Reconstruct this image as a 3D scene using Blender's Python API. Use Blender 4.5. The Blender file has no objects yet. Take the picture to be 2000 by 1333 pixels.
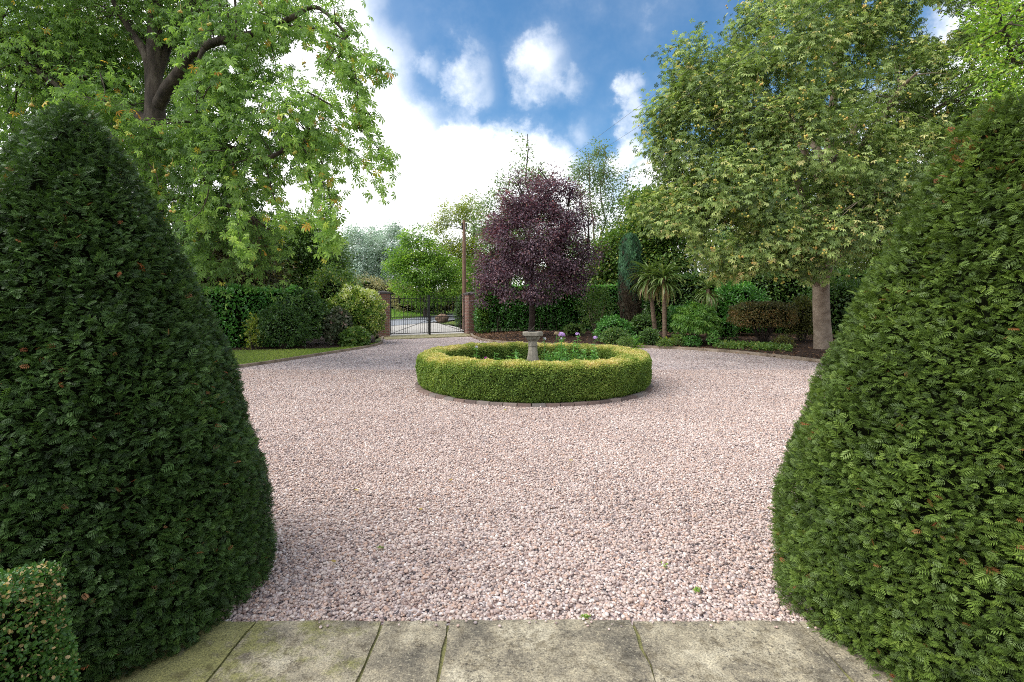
import bpy, math, random
import numpy as np
from mathutils import Matrix, Vector

R = math.radians
SC = bpy.context.scene
COL = SC.collection
rng = np.random.default_rng(7)
random.seed(7)

# ------------------------------------------------------------------ camera
EYE = 1.6
cam_d = bpy.data.cameras.new('camera')
cam_d.sensor_width = 36.0
cam_d.lens = 18.0
cam_d.shift_y = -0.0373
cam_d.clip_start = 0.05
cam_d.clip_end = 2000
cam = bpy.data.objects.new('camera', cam_d)
COL.objects.link(cam)
cam.location = (0, 0, EYE)
cam.rotation_euler = (R(90), 0, 0)
SC.camera = cam


def at(px, py, d):
    """point d metres ahead of the eye seen along photo pixel (px, py)"""
    return np.array([(px - 1000) / 1000 * d, d, EYE - (py - 592) / 1000 * d])


# ------------------------------------------------------------------ world, sun, exposure
SUN_EL, SUN_AZ = R(50), R(-98)          # azimuth clockwise from +Y (ahead): light from the left
world = bpy.data.worlds.new('World')
SC.world = world
world.use_nodes = True
wn, wl = world.node_tree.nodes, world.node_tree.links
wn.clear()


def N(nodes, typ, **kw):
    n = nodes.new(typ)
    for k, v in kw.items():
        setattr(n, k, v)
    return n


def build_world():
    out = N(wn, 'ShaderNodeOutputWorld')
    bg = N(wn, 'ShaderNodeBackground')
    bg.inputs['Strength'].default_value = 0.12
    sky = N(wn, 'ShaderNodeTexSky', sky_type='NISHITA', sun_disc=False)
    sky.sun_elevation = SUN_EL
    sky.sun_rotation = SUN_AZ
    sky.air_density, sky.dust_density, sky.ozone_density = 1.0, 0.6, 2.5
    tint = N(wn, 'ShaderNodeMix', data_type='RGBA', blend_type='MULTIPLY')
    tint.inputs['Factor'].default_value = 1
    tint.inputs[7].default_value = (0.35, 0.54, 0.615, 1)
    wl.new(sky.outputs['Color'], tint.inputs[6])
    tc = N(wn, 'ShaderNodeTexCoord')
    # warp the direction so the cloud edges are ragged
    n1 = N(wn, 'ShaderNodeTexNoise')
    n1.inputs['Scale'].default_value = 5.0
    n1.inputs['Detail'].default_value = 9
    n1.inputs['Roughness'].default_value = 0.64
    wl.new(tc.outputs['Generated'], n1.inputs['Vector'])
    sub = N(wn, 'ShaderNodeVectorMath', operation='SUBTRACT')
    sub.inputs[1].default_value = (0.5, 0.5, 0.5)
    wl.new(n1.outputs['Color'], sub.inputs[0])
    scl = N(wn, 'ShaderNodeVectorMath', operation='SCALE')
    scl.inputs['Scale'].default_value = 0.17
    wl.new(sub.outputs[0], scl.inputs[0])
    wd = N(wn, 'ShaderNodeVectorMath', operation='ADD')
    wl.new(tc.outputs['Generated'], wd.inputs[0])
    wl.new(scl.outputs[0], wd.inputs[1])
    # (photo px, photo py, radius, amplitude)
    blobs = [(420, 60, .36, 1.3), (560, 250, .30, 1.3), (640, 60, .11, 1.0), (700, 350, .26, 1.3), (860, 420, .24, 1.3),
             (980, 350, .15, 1.2), (1040, 330, .13, 1.1), (1120, 420, .14, 1.0), (880, 300, .10, 1.0),
             (915, 140, .085, .52), (880, 155, .06, .40), (940, 170, .06, .42), (1075, 135, .10, .50), (1125, 165, .06, .50), (1040, 175, .06, .42), (1090, 185, .05, .40), (820, 120, .045, .32),
             (1245, 190, .04, .5), (1240, 230, .045, .55), (1225, 270, .05, .55), (1215, 320, .055, .7),
             (1130, 250, .05, .3), (1300, 470, .20, 1.0), (1500, 520, .22, 1.0), (1800, 350, .25, 1.0), (2050, 100, .22, .9),
             (200, 450, .4, 1.2)]
    vecs = []
    for px, py, r, a in blobs:
        v = at(px, py, 1.0) - np.array([0, 0, EYE])
        vecs.append((v / np.linalg.norm(v), r, a))
    for v, r, a in [((-.2, -.55, .8), .62, 1.0), ((.6, -.7, .4), .5, 1.0), ((-.8, -.3, .5), .5, 1.0), ((0, -1, .3), .6, 1.0),  # out-of-view clouds, added to cut the blue in the ambient light
                    ((.9, .1, .4), .4, 1.0), ((.05, .42, .9), .42, 1.0), ((.7, .1, .75), .45, 1.0), ((-.9, .3, .35), .45, 1.2)]:
        v = np.array(v)
        vecs.append((v / np.linalg.norm(v), r, a))
    prev = None
    for v, r, a in vecs:
        dst = N(wn, 'ShaderNodeVectorMath', operation='DISTANCE')
        wl.new(wd.outputs[0], dst.inputs[0])
        dst.inputs[1].default_value = tuple(v)
        m = N(wn, 'ShaderNodeMapRange', interpolation_type='SMOOTHSTEP')
        m.inputs['From Min'].default_value = r
        m.inputs['From Max'].default_value = r * 0.25
        m.inputs['To Min'].default_value = 0
        m.inputs['To Max'].default_value = a
        wl.new(dst.outputs['Value'], m.inputs['Value'])
        if prev is None:
            prev = m.outputs[0]
        else:
            mx = N(wn, 'ShaderNodeMath', operation='SMOOTH_MAX')
            mx.inputs[2].default_value = 0.1
            wl.new(prev, mx.inputs[0])
            wl.new(m.outputs[0], mx.inputs[1])
            prev = mx.outputs[0]
    # a low bank of white all along the horizon
    sep = N(wn, 'ShaderNodeSeparateXYZ')
    wl.new(wd.outputs[0], sep.inputs[0])
    hz = N(wn, 'ShaderNodeMapRange', interpolation_type='SMOOTHSTEP')
    hz.inputs['From Min'].default_value = 0.30
    hz.inputs['From Max'].default_value = 0.10
    wl.new(sep.outputs['Z'], hz.inputs['Value'])
    mx = N(wn, 'ShaderNodeMath', operation='MAXIMUM')
    wl.new(prev, mx.inputs[0])
    wl.new(hz.outputs[0], mx.inputs[1])
    # break up with fine noise
    n2 = N(wn, 'ShaderNodeTexNoise')
    n2.inputs['Scale'].default_value = 10.0
    n2.inputs['Detail'].default_value = 8
    n2.inputs['Roughness'].default_value = 0.6
    wl.new(tc.outputs['Generated'], n2.inputs['Vector'])
    ms = N(wn, 'ShaderNodeMath', operation='MULTIPLY_ADD')
    ms.inputs[1].default_value = 1.3
    ms.inputs[2].default_value = -0.65
    wl.new(n2.outputs['Fac'], ms.inputs[0])
    ad = N(wn, 'ShaderNodeMath', operation='ADD')
    wl.new(mx.outputs[0], ad.inputs[0])
    wl.new(ms.outputs[0], ad.inputs[1])
    mk = N(wn, 'ShaderNodeMapRange', interpolation_type='SMOOTHSTEP')
    mk.inputs['From Min'].default_value = 0.08
    mk.inputs['From Max'].default_value = 1.05
    wl.new(ad.outputs[0], mk.inputs['Value'])
    veil = N(wn, 'ShaderNodeMapRange', interpolation_type='SMOOTHSTEP')
    veil.inputs['From Min'].default_value = -0.15
    veil.inputs['From Max'].default_value = 0.75
    veil.inputs['To Max'].default_value = 0.16
    wl.new(ad.outputs[0], veil.inputs['Value'])
    mkx = N(wn, 'ShaderNodeMath', operation='MAXIMUM')
    wl.new(mk.outputs[0], mkx.inputs[0])
    wl.new(veil.outputs[0], mkx.inputs[1])
    # cloud body: white with soft grey
    n3 = N(wn, 'ShaderNodeTexNoise')
    n3.inputs['Scale'].default_value = 3.0
    n3.inputs['Detail'].default_value = 4
    wl.new(wd.outputs[0], n3.inputs['Vector'])
    cr = N(wn, 'ShaderNodeValToRGB')
    cr.color_ramp.elements[0].position = 0.3
    cr.color_ramp.elements[0].color = (4.5, 4.6, 4.75, 1)
    cr.color_ramp.elements[1].position = 0.62
    cr.color_ramp.elements[1].color = (6.4, 6.4, 6.4, 1)
    wl.new(n3.outputs['Fac'], cr.inputs['Fac'])
    # clouds are brighter round the hidden sun
    dt = N(wn, 'ShaderNodeVectorMath', operation='DOT_PRODUCT')
    wl.new(tc.outputs['Generated'], dt.inputs[0])
    dt.inputs[1].default_value = (math.sin(SUN_AZ) * math.cos(SUN_EL), math.cos(SUN_AZ) * math.cos(SUN_EL), math.sin(SUN_EL))
    br = N(wn, 'ShaderNodeMapRange', interpolation_type='SMOOTHSTEP')
    br.inputs['From Min'].default_value = 0.45
    br.inputs['From Max'].default_value = 1.0
    br.inputs['To Min'].default_value = 1.0
    br.inputs['To Max'].default_value = 2.6
    wl.new(dt.outputs['Value'], br.inputs['Value'])
    mul = N(wn, 'ShaderNodeVectorMath', operation='SCALE')
    wl.new(cr.outputs['Color'], mul.inputs[0])
    wl.new(br.outputs[0], mul.inputs['Scale'])
    mix = N(wn, 'ShaderNodeMix', data_type='RGBA')
    wl.new(mkx.outputs[0], mix.inputs['Factor'])
    wl.new(tint.outputs[2], mix.inputs[6])
    wl.new(mul.outputs[0], mix.inputs[7])
    wl.new(mix.outputs[2], bg.inputs['Color'])
    wl.new(bg.outputs[0], out.inputs['Surface'])


build_world()

sun_d = bpy.data.lights.new('sun', 'SUN')
sun_d.energy = 1.5
sun_d.angle = R(50)
sun_d.color = (1.0, 0.95, 0.86)
sun = bpy.data.objects.new('sun', sun_d)
COL.objects.link(sun)
sv = Vector((math.sin(SUN_AZ) * math.cos(SUN_EL), math.cos(SUN_AZ) * math.cos(SUN_EL), math.sin(SUN_EL)))
sun.rotation_euler = sv.to_track_quat('Z', 'Y').to_euler()
sun.location = sv * 60

SC.view_settings.view_transform = 'Standard'
SC.view_settings.look = 'None'
SC.view_settings.gamma = 1.0
SC.view_settings.use_curve_mapping = False
SC.view_settings.exposure = 1.26
SC.cycles.use_denoising = False
SC.cycles.filter_width = 1.0
SC.cycles.max_bounces = 8
SC.cycles.diffuse_bounces = 5
SC.cycles.glossy_bounces = 2
SC.cycles.transmission_bounces = 5
SC.cycles.transparent_max_bounces = 4


# ------------------------------------------------------------------ mesh helpers
def nrmz(a):
    return a / np.maximum(np.linalg.norm(a, axis=-1, keepdims=True), 1e-9)


class Geo:
    def __init__(self):
        self.V, self.F, self.T, self.n = [], [], [], 0

    def add(self, v, f, tint=0.5):
        v = np.asarray(v, dtype=np.float32).reshape(-1, 3)
        f = np.asarray(f, dtype=np.int64)
        self.V.append(v)
        self.F.append(f + self.n)
        t = np.empty(len(v), dtype=np.float32)
        t[:] = tint
        self.T.append(t)
        self.n += len(v)

    def box(self, c, s, rz=0.0, tint=0.5):
        c = np.array(c, float)
        x, y, z = np.array(s, float) / 2
        v = np.array([(-x, -y, -z), (x, -y, -z), (x, y, -z), (-x, y, -z), (-x, -y, z), (x, -y, z), (x, y, z), (-x, y, z)])
        ca, sa = math.cos(rz), math.sin(rz)
        v = np.c_[v[:, 0] * ca - v[:, 1] * sa, v[:, 0] * sa + v[:, 1] * ca, v[:, 2]] + c
        self.add(v, [(0, 3, 2, 1), (4, 5, 6, 7), (0, 1, 5, 4), (1, 2, 6, 5), (2, 3, 7, 6), (3, 0, 4, 7)], tint)

    def tube(self, pts, rad, sides=8, cap=True, tint=0.5, wob=0.0):
        pts = np.asarray(pts, float)
        n = len(pts)
        rad = np.full(n, rad) if np.isscalar(rad) else np.asarray(rad, float)
        tan = nrmz(np.gradient(pts, axis=0))
        ref = np.array([0.0, 0, 1]) if abs(tan[0][2]) < 0.9 else np.array([1.0, 0, 0])
        a = nrmz(np.cross(tan, ref))
        b = np.cross(tan, a)
        th = np.linspace(0, 2 * math.pi, sides, endpoint=False)
        rr = rad[:, None] * (1 + (wob * rng.normal(size=(n, sides)) if wob else 0))
        v = pts[:, None] + rr[..., None] * (np.cos(th)[None, :, None] * a[:, None] + np.sin(th)[None, :, None] * b[:, None])
        i = np.arange(n - 1)[:, None] * sides
        j = np.arange(sides)[None]
        k = (j + 1) % sides
        f = np.stack([i + j, i + k, i + sides + k, i + sides + j], -1).reshape(-1, 4)
        base = self.n
        self.add(v.reshape(-1, 3), f, tint)
        if cap:
            for s in (0, n - 1):
                cen = pts[s]
                idx = s * sides + np.arange(sides)
                vv = np.vstack([v.reshape(-1, 3)[idx], cen])
                ff = np.stack([np.arange(sides), (np.arange(sides) + 1) % sides, np.full(sides, sides)], -1)
                self.add(vv, ff if s else ff[:, ::-1], tint)

    def lathe(self, prof, c=(0, 0), sides=32, tint=0.5, rot=0.0, close=True):
        """prof: (r, z) from bottom to top"""
        prof = np.asarray(prof, float)
        th = np.linspace(0, 2 * math.pi, sides, endpoint=False) + rot
        v = np.stack([c[0] + prof[:, 0, None] * np.cos(th), c[1] + prof[:, 0, None] * np.sin(th),
                      np.repeat(prof[:, 1, None], sides, 1)], -1)
        n = len(prof)
        i = np.arange(n - 1)[:, None] * sides
        j = np.arange(sides)[None]
        k = (j + 1) % sides
        f = np.stack([i + j, i + k, i + sides + k, i + sides + j], -1).reshape(-1, 4)
        self.add(v.reshape(-1, 3), f, tint)

    def scatter(self, tv, tf, pos, fwd, nrm, scale, tint=0.5):
        """copies of a template (x ahead, z up) at many places"""
        n = len(pos)
        if n == 0:
            return
        tv = np.asarray(tv, float)
        tf = np.asarray(tf, np.int64)
        x = nrmz(fwd)
        z = nrm - (nrm * x).sum(-1, keepdims=True) * x
        z = nrmz(z)
        y = np.cross(z, x)
        M = np.stack([x, y, z], 1)
        scale = np.broadcast_to(np.asarray(scale, float), (n,))
        v = pos[:, None] + scale[:, None, None] * np.einsum('kc,ncd->nkd', tv, M)
        k = len(tv)
        f = tf[None] + (np.arange(n) * k)[:, None, None]
        t = np.repeat(np.broadcast_to(np.asarray(tint, float), (n,)), k)
        self.add(v.reshape(-1, 3), f.reshape(-1, tf.shape[1]), t)

    def build(self, name, mat, parent=None, smooth=False, loc=None):
        me = bpy.data.meshes.new(name)
        V = np.concatenate(self.V)
        me.vertices.add(len(V))
        me.vertices.foreach_set('co', V.astype(np.float32).ravel())
        tot = np.concatenate([np.full(len(f), f.shape[1], np.int32) for f in self.F])
        idx = np.concatenate([f.ravel() for f in self.F]).astype(np.int32)
        me.loops.add(len(idx))
        me.loops.foreach_set('vertex_index', idx)
        me.polygons.add(len(tot))
        start = np.concatenate([[0], np.cumsum(tot)[:-1]]).astype(np.int32)
        me.polygons.foreach_set('loop_start', start)
        try:
            me.polygons.foreach_set('loop_total', tot)
        except Exception:
            pass
        me.update(calc_edges=True)
        at_ = me.attributes.new('tint', 'FLOAT', 'POINT')
        at_.data.foreach_set('value', np.concatenate(self.T))
        me.polygons.foreach_set('use_smooth', np.full(len(tot), bool(smooth)))
        me.materials.append(mat)
        o = bpy.data.objects.new(name, me)
        COL.objects.link(o)
        if parent is not None:
            attach(o, parent)
        return o


def attach(o, parent):
    o.parent = parent
    top = Matrix.Identity(4)
    p = parent
    while p is not None:
        top = Matrix.Translation(p.location) @ top if p.parent is None else top
        p = p.parent
    o.matrix_parent_inverse = top.inverted() if parent.parent is None else Matrix.Identity(4)


def tag(o, label=None, cat=None, group=None, kind=None):
    if label: o['label'] = label
    if cat: o['category'] = cat
    if group: o['group'] = group
    if kind: o['kind'] = kind
    return o


def thing(name, loc, label, cat, group=None):
    o = bpy.data.objects.new(name, None)
    o.empty_display_size = 0.2
    COL.objects.link(o)
    o.location = [float(c) for c in loc]
    return tag(o, label, cat, group)


def structure(o):
    o['kind'] = 'structure'
    return o


# ------------------------------------------------------------------ materials
def mat_new(name):
    m = bpy.data.materials.new(name)
    m.use_nodes = True
    n, l = m.node_tree.nodes, m.node_tree.links
    n.clear()
    out = N(n, 'ShaderNodeOutputMaterial')
    b = N(n, 'ShaderNodeBsdfPrincipled')
    l.new(b.outputs[0], out.inputs['Surface'])
    return m, n, l, b, out


def ramp(n, stops, interp='LINEAR'):
    r = N(n, 'ShaderNodeValToRGB')
    cr = r.color_ramp
    cr.interpolation = interp
    while len(cr.elements) < len(stops):
        cr.elements.new(0.5)
    for e, (p, c) in zip(cr.elements, stops):
        e.position = p
        e.color = (*c, 1) if len(c) == 3 else c
    return r


def leaf_mat(name, stops, transl=0.3, rough=0.42, spec=0.4, tcol=(1.5, 1.6, 0.7), gain=1.65):
    if (transl <= 0.12 and name != 'cypress_sprays') or tcol == (1, 1, 1):
        gain = 1.0
    stops = [(p, tuple(min(.8, k * gain) for k in c)) for p, c in stops]
    m, n, l, b, out = mat_new(name)
    a = N(n, 'ShaderNodeAttribute', attribute_name='tint')
    r = ramp(n, stops)
    l.new(a.outputs['Fac'], r.inputs['Fac'])
    l.new(r.outputs['Color'], b.inputs['Base Color'])
    b.inputs['Roughness'].default_value = rough
    b.inputs['Specular IOR Level'].default_value = spec
    if transl > 0:
        t = N(n, 'ShaderNodeBsdfTranslucent')
        mu = N(n, 'ShaderNodeMix', data_type='RGBA', blend_type='MULTIPLY')
        mu.inputs['Factor'].default_value = 1
        mu.inputs[7].default_value = (*tcol, 1)
        l.new(r.outputs['Color'], mu.inputs[6])
        l.new(mu.outputs[2], t.inputs['Color'])
        mx = N(n, 'ShaderNodeMixShader')
        mx.inputs[0].default_value = transl
        l.new(b.outputs[0], mx.inputs[1])
        l.new(t.outputs[0], mx.inputs[2])
        l.new(mx.outputs[0], out.inputs['Surface'])
    return m


def noise_mat(name, stops, scale=8, detail=6, rough=0.85, bump=0.3, bscale=None, spec=0.25, stretch=(1, 1, 1), dist=0.01):
    m, n, l, b, out = mat_new(name)
    tc = N(n, 'ShaderNodeTexCoord')
    mp = N(n, 'ShaderNodeMapping')
    mp.inputs['Scale'].default_value = stretch
    l.new(tc.outputs['Object'], mp.inputs['Vector'])
    nz = N(n, 'ShaderNodeTexNoise')
    nz.inputs['Scale'].default_value = scale
    nz.inputs['Detail'].default_value = detail
    nz.inputs['Roughness'].default_value = 0.62
    l.new(mp.outputs[0], nz.inputs['Vector'])
    r = ramp(n, stops)
    l.new(nz.outputs['Fac'], r.inputs['Fac'])
    l.new(r.outputs['Color'], b.inputs['Base Color'])
    b.inputs['Roughness'].default_value = rough
    b.inputs['Specular IOR Level'].default_value = spec
    if bump:
        n2 = N(n, 'ShaderNodeTexNoise')
        n2.inputs['Scale'].default_value = bscale or scale * 4
        n2.inputs['Detail'].default_value = 5
        l.new(mp.outputs[0], n2.inputs['Vector'])
        bp = N(n, 'ShaderNodeBump')
        bp.inputs['Strength'].default_value = bump
        bp.inputs['Distance'].default_value = dist
        l.new(n2.outputs['Fac'], bp.inputs['Height'])
        l.new(bp.outputs[0], b.inputs['Normal'])
    return m


def plain_mat(name, col, rough=0.6, spec=0.3, metal=0.0):
    m = noise_mat(name, [(0.3, tuple(c * 0.8 for c in col)), (0.7, tuple(min(1, c * 1.2) for c in col))], scale=12, rough=rough, bump=0.1, spec=spec)
    m.node_tree.nodes['Principled BSDF'].inputs['Metallic'].default_value = metal
    return m


GRAVEL = [(0.0, (0.05, 0.046, 0.052)), (0.14, (0.135, 0.115, 0.118)), (0.26, (0.28, 0.20, 0.18)), (0.36, (0.31, 0.275, 0.28)), (0.46, (0.43, 0.33, 0.295)),
          (0.54, (0.48, 0.42, 0.40)), (0.62, (0.50, 0.355, 0.285)), (0.70, (0.53, 0.45, 0.44)), (0.80, (0.57, 0.49, 0.45)), (0.9, (0.66, 0.60, 0.58)), (1.0, (0.78, 0.75, 0.73))]



def pebble_mat():
    m, n, l, b, out = mat_new('pebble_stone')
    a = N(n, 'ShaderNodeAttribute', attribute_name='tint')
    r = ramp(n, GRAVEL)
    l.new(a.outputs['Fac'], r.inputs['Fac'])
    tc = N(n, 'ShaderNodeTexCoord')
    nz = N(n, 'ShaderNodeTexNoise')
    nz.inputs['Scale'].default_value = 90
    nz.inputs['Detail'].default_value = 4
    l.new(tc.outputs['Object'], nz.inputs['Vector'])
    r2 = ramp(n, [(0.3, (0.82, 0.76, 0.71)), (0.7, (1.20, 1.13, 1.07))])
    l.new(nz.outputs['Fac'], r2.inputs['Fac'])
    mu = N(n, 'ShaderNodeMix', data_type='RGBA', blend_type='MULTIPLY')
    mu.inputs['Factor'].default_value = 1
    l.new(r.outputs['Color'], mu.inputs[6])
    l.new(r2.outputs['Color'], mu.inputs[7])
    l.new(mu.outputs[2], b.inputs['Base Color'])
    b.inputs['Roughness'].default_value = 0.62
    b.inputs['Specular IOR Level'].default_value = 0.35
    return m


def gravel_sheet_mat():
    m, n, l, b, out = mat_new('gravel_bed')
    tc = N(n, 'ShaderNodeTexCoord')
    nz = N(n, 'ShaderNodeTexNoise')
    nz.inputs['Scale'].default_value = 30
    l.new(tc.outputs['Object'], nz.inputs['Vector'])
    vo = N(n, 'ShaderNodeTexVoronoi', feature='F1')
    vo.inputs['Scale'].default_value = 40
    l.new(tc.outputs['Object'], vo.inputs['Vector'])
    sep = N(n, 'ShaderNodeSeparateColor')
    l.new(vo.outputs['Color'], sep.inputs[0])
    r = ramp(n, GRAVEL)
    l.new(sep.outputs[0], r.inputs['Fac'])
    big = N(n, 'ShaderNodeTexNoise')
    big.inputs['Scale'].default_value = 0.9
    big.inputs['Detail'].default_value = 5
    l.new(tc.outputs['Object'], big.inputs['Vector'])
    r2 = ramp(n, [(0.35, (0.90, 0.86, 0.86)), (0.7, (1.12, 1.07, 1.06))])
    l.new(big.outputs['Fac'], r2.inputs['Fac'])
    mu = N(n, 'ShaderNodeMix', data_type='RGBA', blend_type='MULTIPLY')
    mu.inputs['Factor'].default_value = 1
    l.new(r.outputs['Color'], mu.inputs[6])
    l.new(r2.outputs['Color'], mu.inputs[7])
    l.new(mu.outputs[2], b.inputs['Base Color'])
    b.inputs['Roughness'].default_value = 0.95
    b.inputs['Specular IOR Level'].default_value = 0.1
    bp = N(n, 'ShaderNodeBump', invert=True)
    bp.inputs['Strength'].default_value = 0.9
    bp.inputs['Distance'].default_value = 0.015
    l.new(vo.outputs['Distance'], bp.inputs['Height'])
    l.new(bp.outputs[0], b.inputs['Normal'])
    return m


def stone_slab_mat():
    m, n, l, b, out = mat_new('sandstone_slab')
    tc = N(n, 'ShaderNodeTexCoord')
    a = N(n, 'ShaderNodeAttribute', attribute_name='tint')
    def noise(s, d=6, rgh=0.6):
        x = N(n, 'ShaderNodeTexNoise')
        x.inputs['Scale'].default_value = s
        x.inputs['Detail'].default_value = d
        x.inputs['Roughness'].default_value = rgh
        l.new(tc.outputs['Object'], x.inputs['Vector'])
        return x
    def mixn(fac, c1, c2, bt='MIX'):
        x = N(n, 'ShaderNodeMix', data_type='RGBA', blend_type=bt)
        if hasattr(fac, 'links'):
            l.new(fac, x.inputs['Factor'])
        else:
            x.inputs['Factor'].default_value = fac
        for s, c in ((6, c1), (7, c2)):
            if hasattr(c, 'links'):
                l.new(c, x.inputs[s])
            else:
                x.inputs[s].default_value = (*c, 1)
        return x.outputs[2]
    base = ramp(n, [(0.35, (0.115, 0.100, 0.076)), (0.45, (0.205, 0.176, 0.128)), (0.53, (0.30, 0.258, 0.182)), (0.64, (0.42, 0.372, 0.275))])
    nb = noise(3.2, 8, 0.68)
    l.new(nb.outputs['Fac'], base.inputs['Fac'])
    # dark lichen flecks
    sp = noise(42, 4, 0.7)
    spr = ramp(n, [(0.555, (0, 0, 0)), (0.61, (1, 1, 1))])
    l.new(sp.outputs['Fac'], spr.inputs['Fac'])
    reg = noise(2.1, 3)
    regr = ramp(n, [(0.42, (0, 0, 0)), (0.56, (1, 1, 1))])
    l.new(reg.outputs['Fac'], regr.inputs['Fac'])
    mm = N(n, 'ShaderNodeMath', operation='MULTIPLY')
    l.new(spr.outputs['Color'], mm.inputs[0])
    l.new(regr.outputs['Color'], mm.inputs[1])
    m2 = N(n, 'ShaderNodeMath', operation='MULTIPLY')
    m2.inputs[1].default_value = 0.75
    l.new(mm.outputs[0], m2.inputs[0])
    c = mixn(m2.outputs[0], base.outputs['Color'], (0.07, 0.06, 0.05))
    # pale worn specks
    ws = noise(70, 3, 0.7)
    wr = ramp(n, [(0.57, (0, 0, 0)), (0.66, (0.6, 0.6, 0.6))])
    l.new(ws.outputs['Fac'], wr.inputs['Fac'])
    c = mixn(wr.outputs['Color'], c, (0.46, 0.41, 0.29))
    # moss where the slab's tint says so
    mo = noise(7, 10, 0.75)
    mr = N(n, 'ShaderNodeMath', operation='ADD')
    l.new(mo.outputs['Fac'], mr.inputs[0])
    l.new(a.outputs['Fac'], mr.inputs[1])
    mrr = N(n, 'ShaderNodeMapRange', interpolation_type='SMOOTHSTEP')
    mrr.inputs['From Min'].default_value = 0.82
    mrr.inputs['From Max'].default_value = 1.02
    mrr.inputs['To Max'].default_value = 0.85
    l.new(mr.outputs[0], mrr.inputs['Value'])
    c = mixn(mrr.outputs[0], c, (0.19, 0.185, 0.055))
    fn = noise(120, 4, 0.75)
    fr = ramp(n, [(0.36, (0.55, 0.53, 0.50)), (0.5, (1.0, 1.0, 1.0)), (0.64, (1.35, 1.33, 1.28))])
    l.new(fn.outputs['Fac'], fr.inputs['Fac'])
    c = mixn(1.0, c, fr.outputs['Color'], 'MULTIPLY')
    md = noise(15, 8, 0.72)
    mdr = ramp(n, [(0.38, (0.66, 0.63, 0.58)), (0.5, (1.0, 1.0, 1.0)), (0.62, (1.18, 1.16, 1.12))])
    l.new(md.outputs['Fac'], mdr.inputs['Fac'])
    c = mixn(1.0, c, mdr.outputs['Color'], 'MULTIPLY')
    l.new(c, b.inputs['Base Color'])
    b.inputs['Roughness'].default_value = 0.8
    bp = N(n, 'ShaderNodeBump')
    bp.inputs['Strength'].default_value = 0.5
    bp.inputs['Distance'].default_value = 0.006
    bn = noise(24, 8, 0.7)
    l.new(bn.outputs['Fac'], bp.inputs['Height'])
    l.new(bp.outputs[0], b.inputs['Normal'])
    return m


def brick_mat(name, c1, c2, mortar, sx=0.225, sz=0.075, axis='X'):
    m, n, l, b, out = mat_new(name)
    tc = N(n, 'ShaderNodeTexCoord')
    sep = N(n, 'ShaderNodeSeparateXYZ')
    l.new(tc.outputs['Object'], sep.inputs[0])
    ad = N(n, 'ShaderNodeMath', operation='ADD')
    l.new(sep.outputs['X'], ad.inputs[0])
    l.new(sep.outputs['Y'], ad.inputs[1])
    cmb = N(n, 'ShaderNodeCombineXYZ')
    l.new(ad.outputs[0], cmb.inputs['X'])
    l.new(sep.outputs['Z'], cmb.inputs['Y'])
    br = N(n, 'ShaderNodeTexBrick')
    br.inputs['Scale'].default_value = 1.0
    br.inputs['Brick Width'].default_value = sx
    br.inputs['Row Height'].default_value = sz
    br.inputs['Mortar Size'].default_value = 0.010
    br.inputs['Color1'].default_value = (*c1, 1)
    br.inputs['Color2'].default_value = (*c2, 1)
    br.inputs['Mortar'].default_value = (*mortar, 1)
    l.new(cmb.outputs[0], br.inputs['Vector'])
    nz = N(n, 'ShaderNodeTexNoise')
    nz.inputs['Scale'].default_value = 9
    nz.inputs['Detail'].default_value = 6
    l.new(tc.outputs['Object'], nz.inputs['Vector'])
    r2 = ramp(n, [(0.3, (0.7, 0.7, 0.7)), (0.7, (1.2, 1.15, 1.1))])
    l.new(nz.outputs['Fac'], r2.inputs['Fac'])
    mu = N(n, 'ShaderNodeMix', data_type='RGBA', blend_type='MULTIPLY')
    mu.inputs['Factor'].default_value = 1
    l.new(br.outputs['Color'], mu.inputs[6])
    l.new(r2.outputs['Color'], mu.inputs[7])
    l.new(mu.outputs[2], b.inputs['Base Color'])
    b.inputs['Roughness'].default_value = 0.85
    bp = N(n, 'ShaderNodeBump', invert=True)
    bp.inputs['Distance'].default_value = 0.008
    l.new(br.outputs['Fac'], bp.inputs['Height'])
    l.new(bp.outputs[0], b.inputs['Normal'])
    return m


M = {}
M['pebble'] = pebble_mat()
M['gravel'] = gravel_sheet_mat()
M['slab'] = stone_slab_mat()
M['soil'] = noise_mat('mulch_soil', [(0.3, (0.018, 0.011, 0.008)), (0.55, (0.05, 0.028, 0.02)), (0.72, (0.13, 0.075, 0.05))], scale=22, detail=10, bump=0.8, bscale=60, dist=0.03)
M['turf'] = noise_mat('turf_ground', [(0.3, (0.06, 0.085, 0.02)), (0.6, (0.10, 0.125, 0.03)), (0.8, (0.15, 0.15, 0.05))], scale=3, detail=10, bump=0.6, bscale=50, dist=0.02)
M['field'] = noise_mat('rough_ground', [(0.3, (0.035, 0.05, 0.016)), (0.6, (0.07, 0.09, 0.03)), (0.8, (0.12, 0.11, 0.05))], scale=0.8, detail=10, bump=0.6, bscale=20, dist=0.05)
M['asphalt'] = noise_mat('asphalt', [(0.3, (0.19, 0.20, 0.22)), (0.7, (0.27, 0.28, 0.30))], scale=4, detail=10, bump=0.4, bscale=120, rough=0.8)
M['concrete'] = noise_mat('pale_concrete', [(0.3, (0.34, 0.31, 0.28)), (0.7, (0.48, 0.45, 0.41))], scale=2.5, detail=10, bump=0.4, bscale=60)
M['threshold'] = noise_mat('mossy_concrete', [(0.3, (0.19, 0.17, 0.08)), (0.55, (0.33, 0.29, 0.16)), (0.75, (0.46, 0.41, 0.27))], scale=3.5, detail=10, bump=0.4, bscale=60)
M['edging'] = noise_mat('edging_stone', [(0.3, (0.13, 0.10, 0.07)), (0.5, (0.27, 0.21, 0.155)), (0.75, (0.40, 0.33, 0.26))], scale=3, detail=9, bump=0.5, bscale=40)
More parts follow.
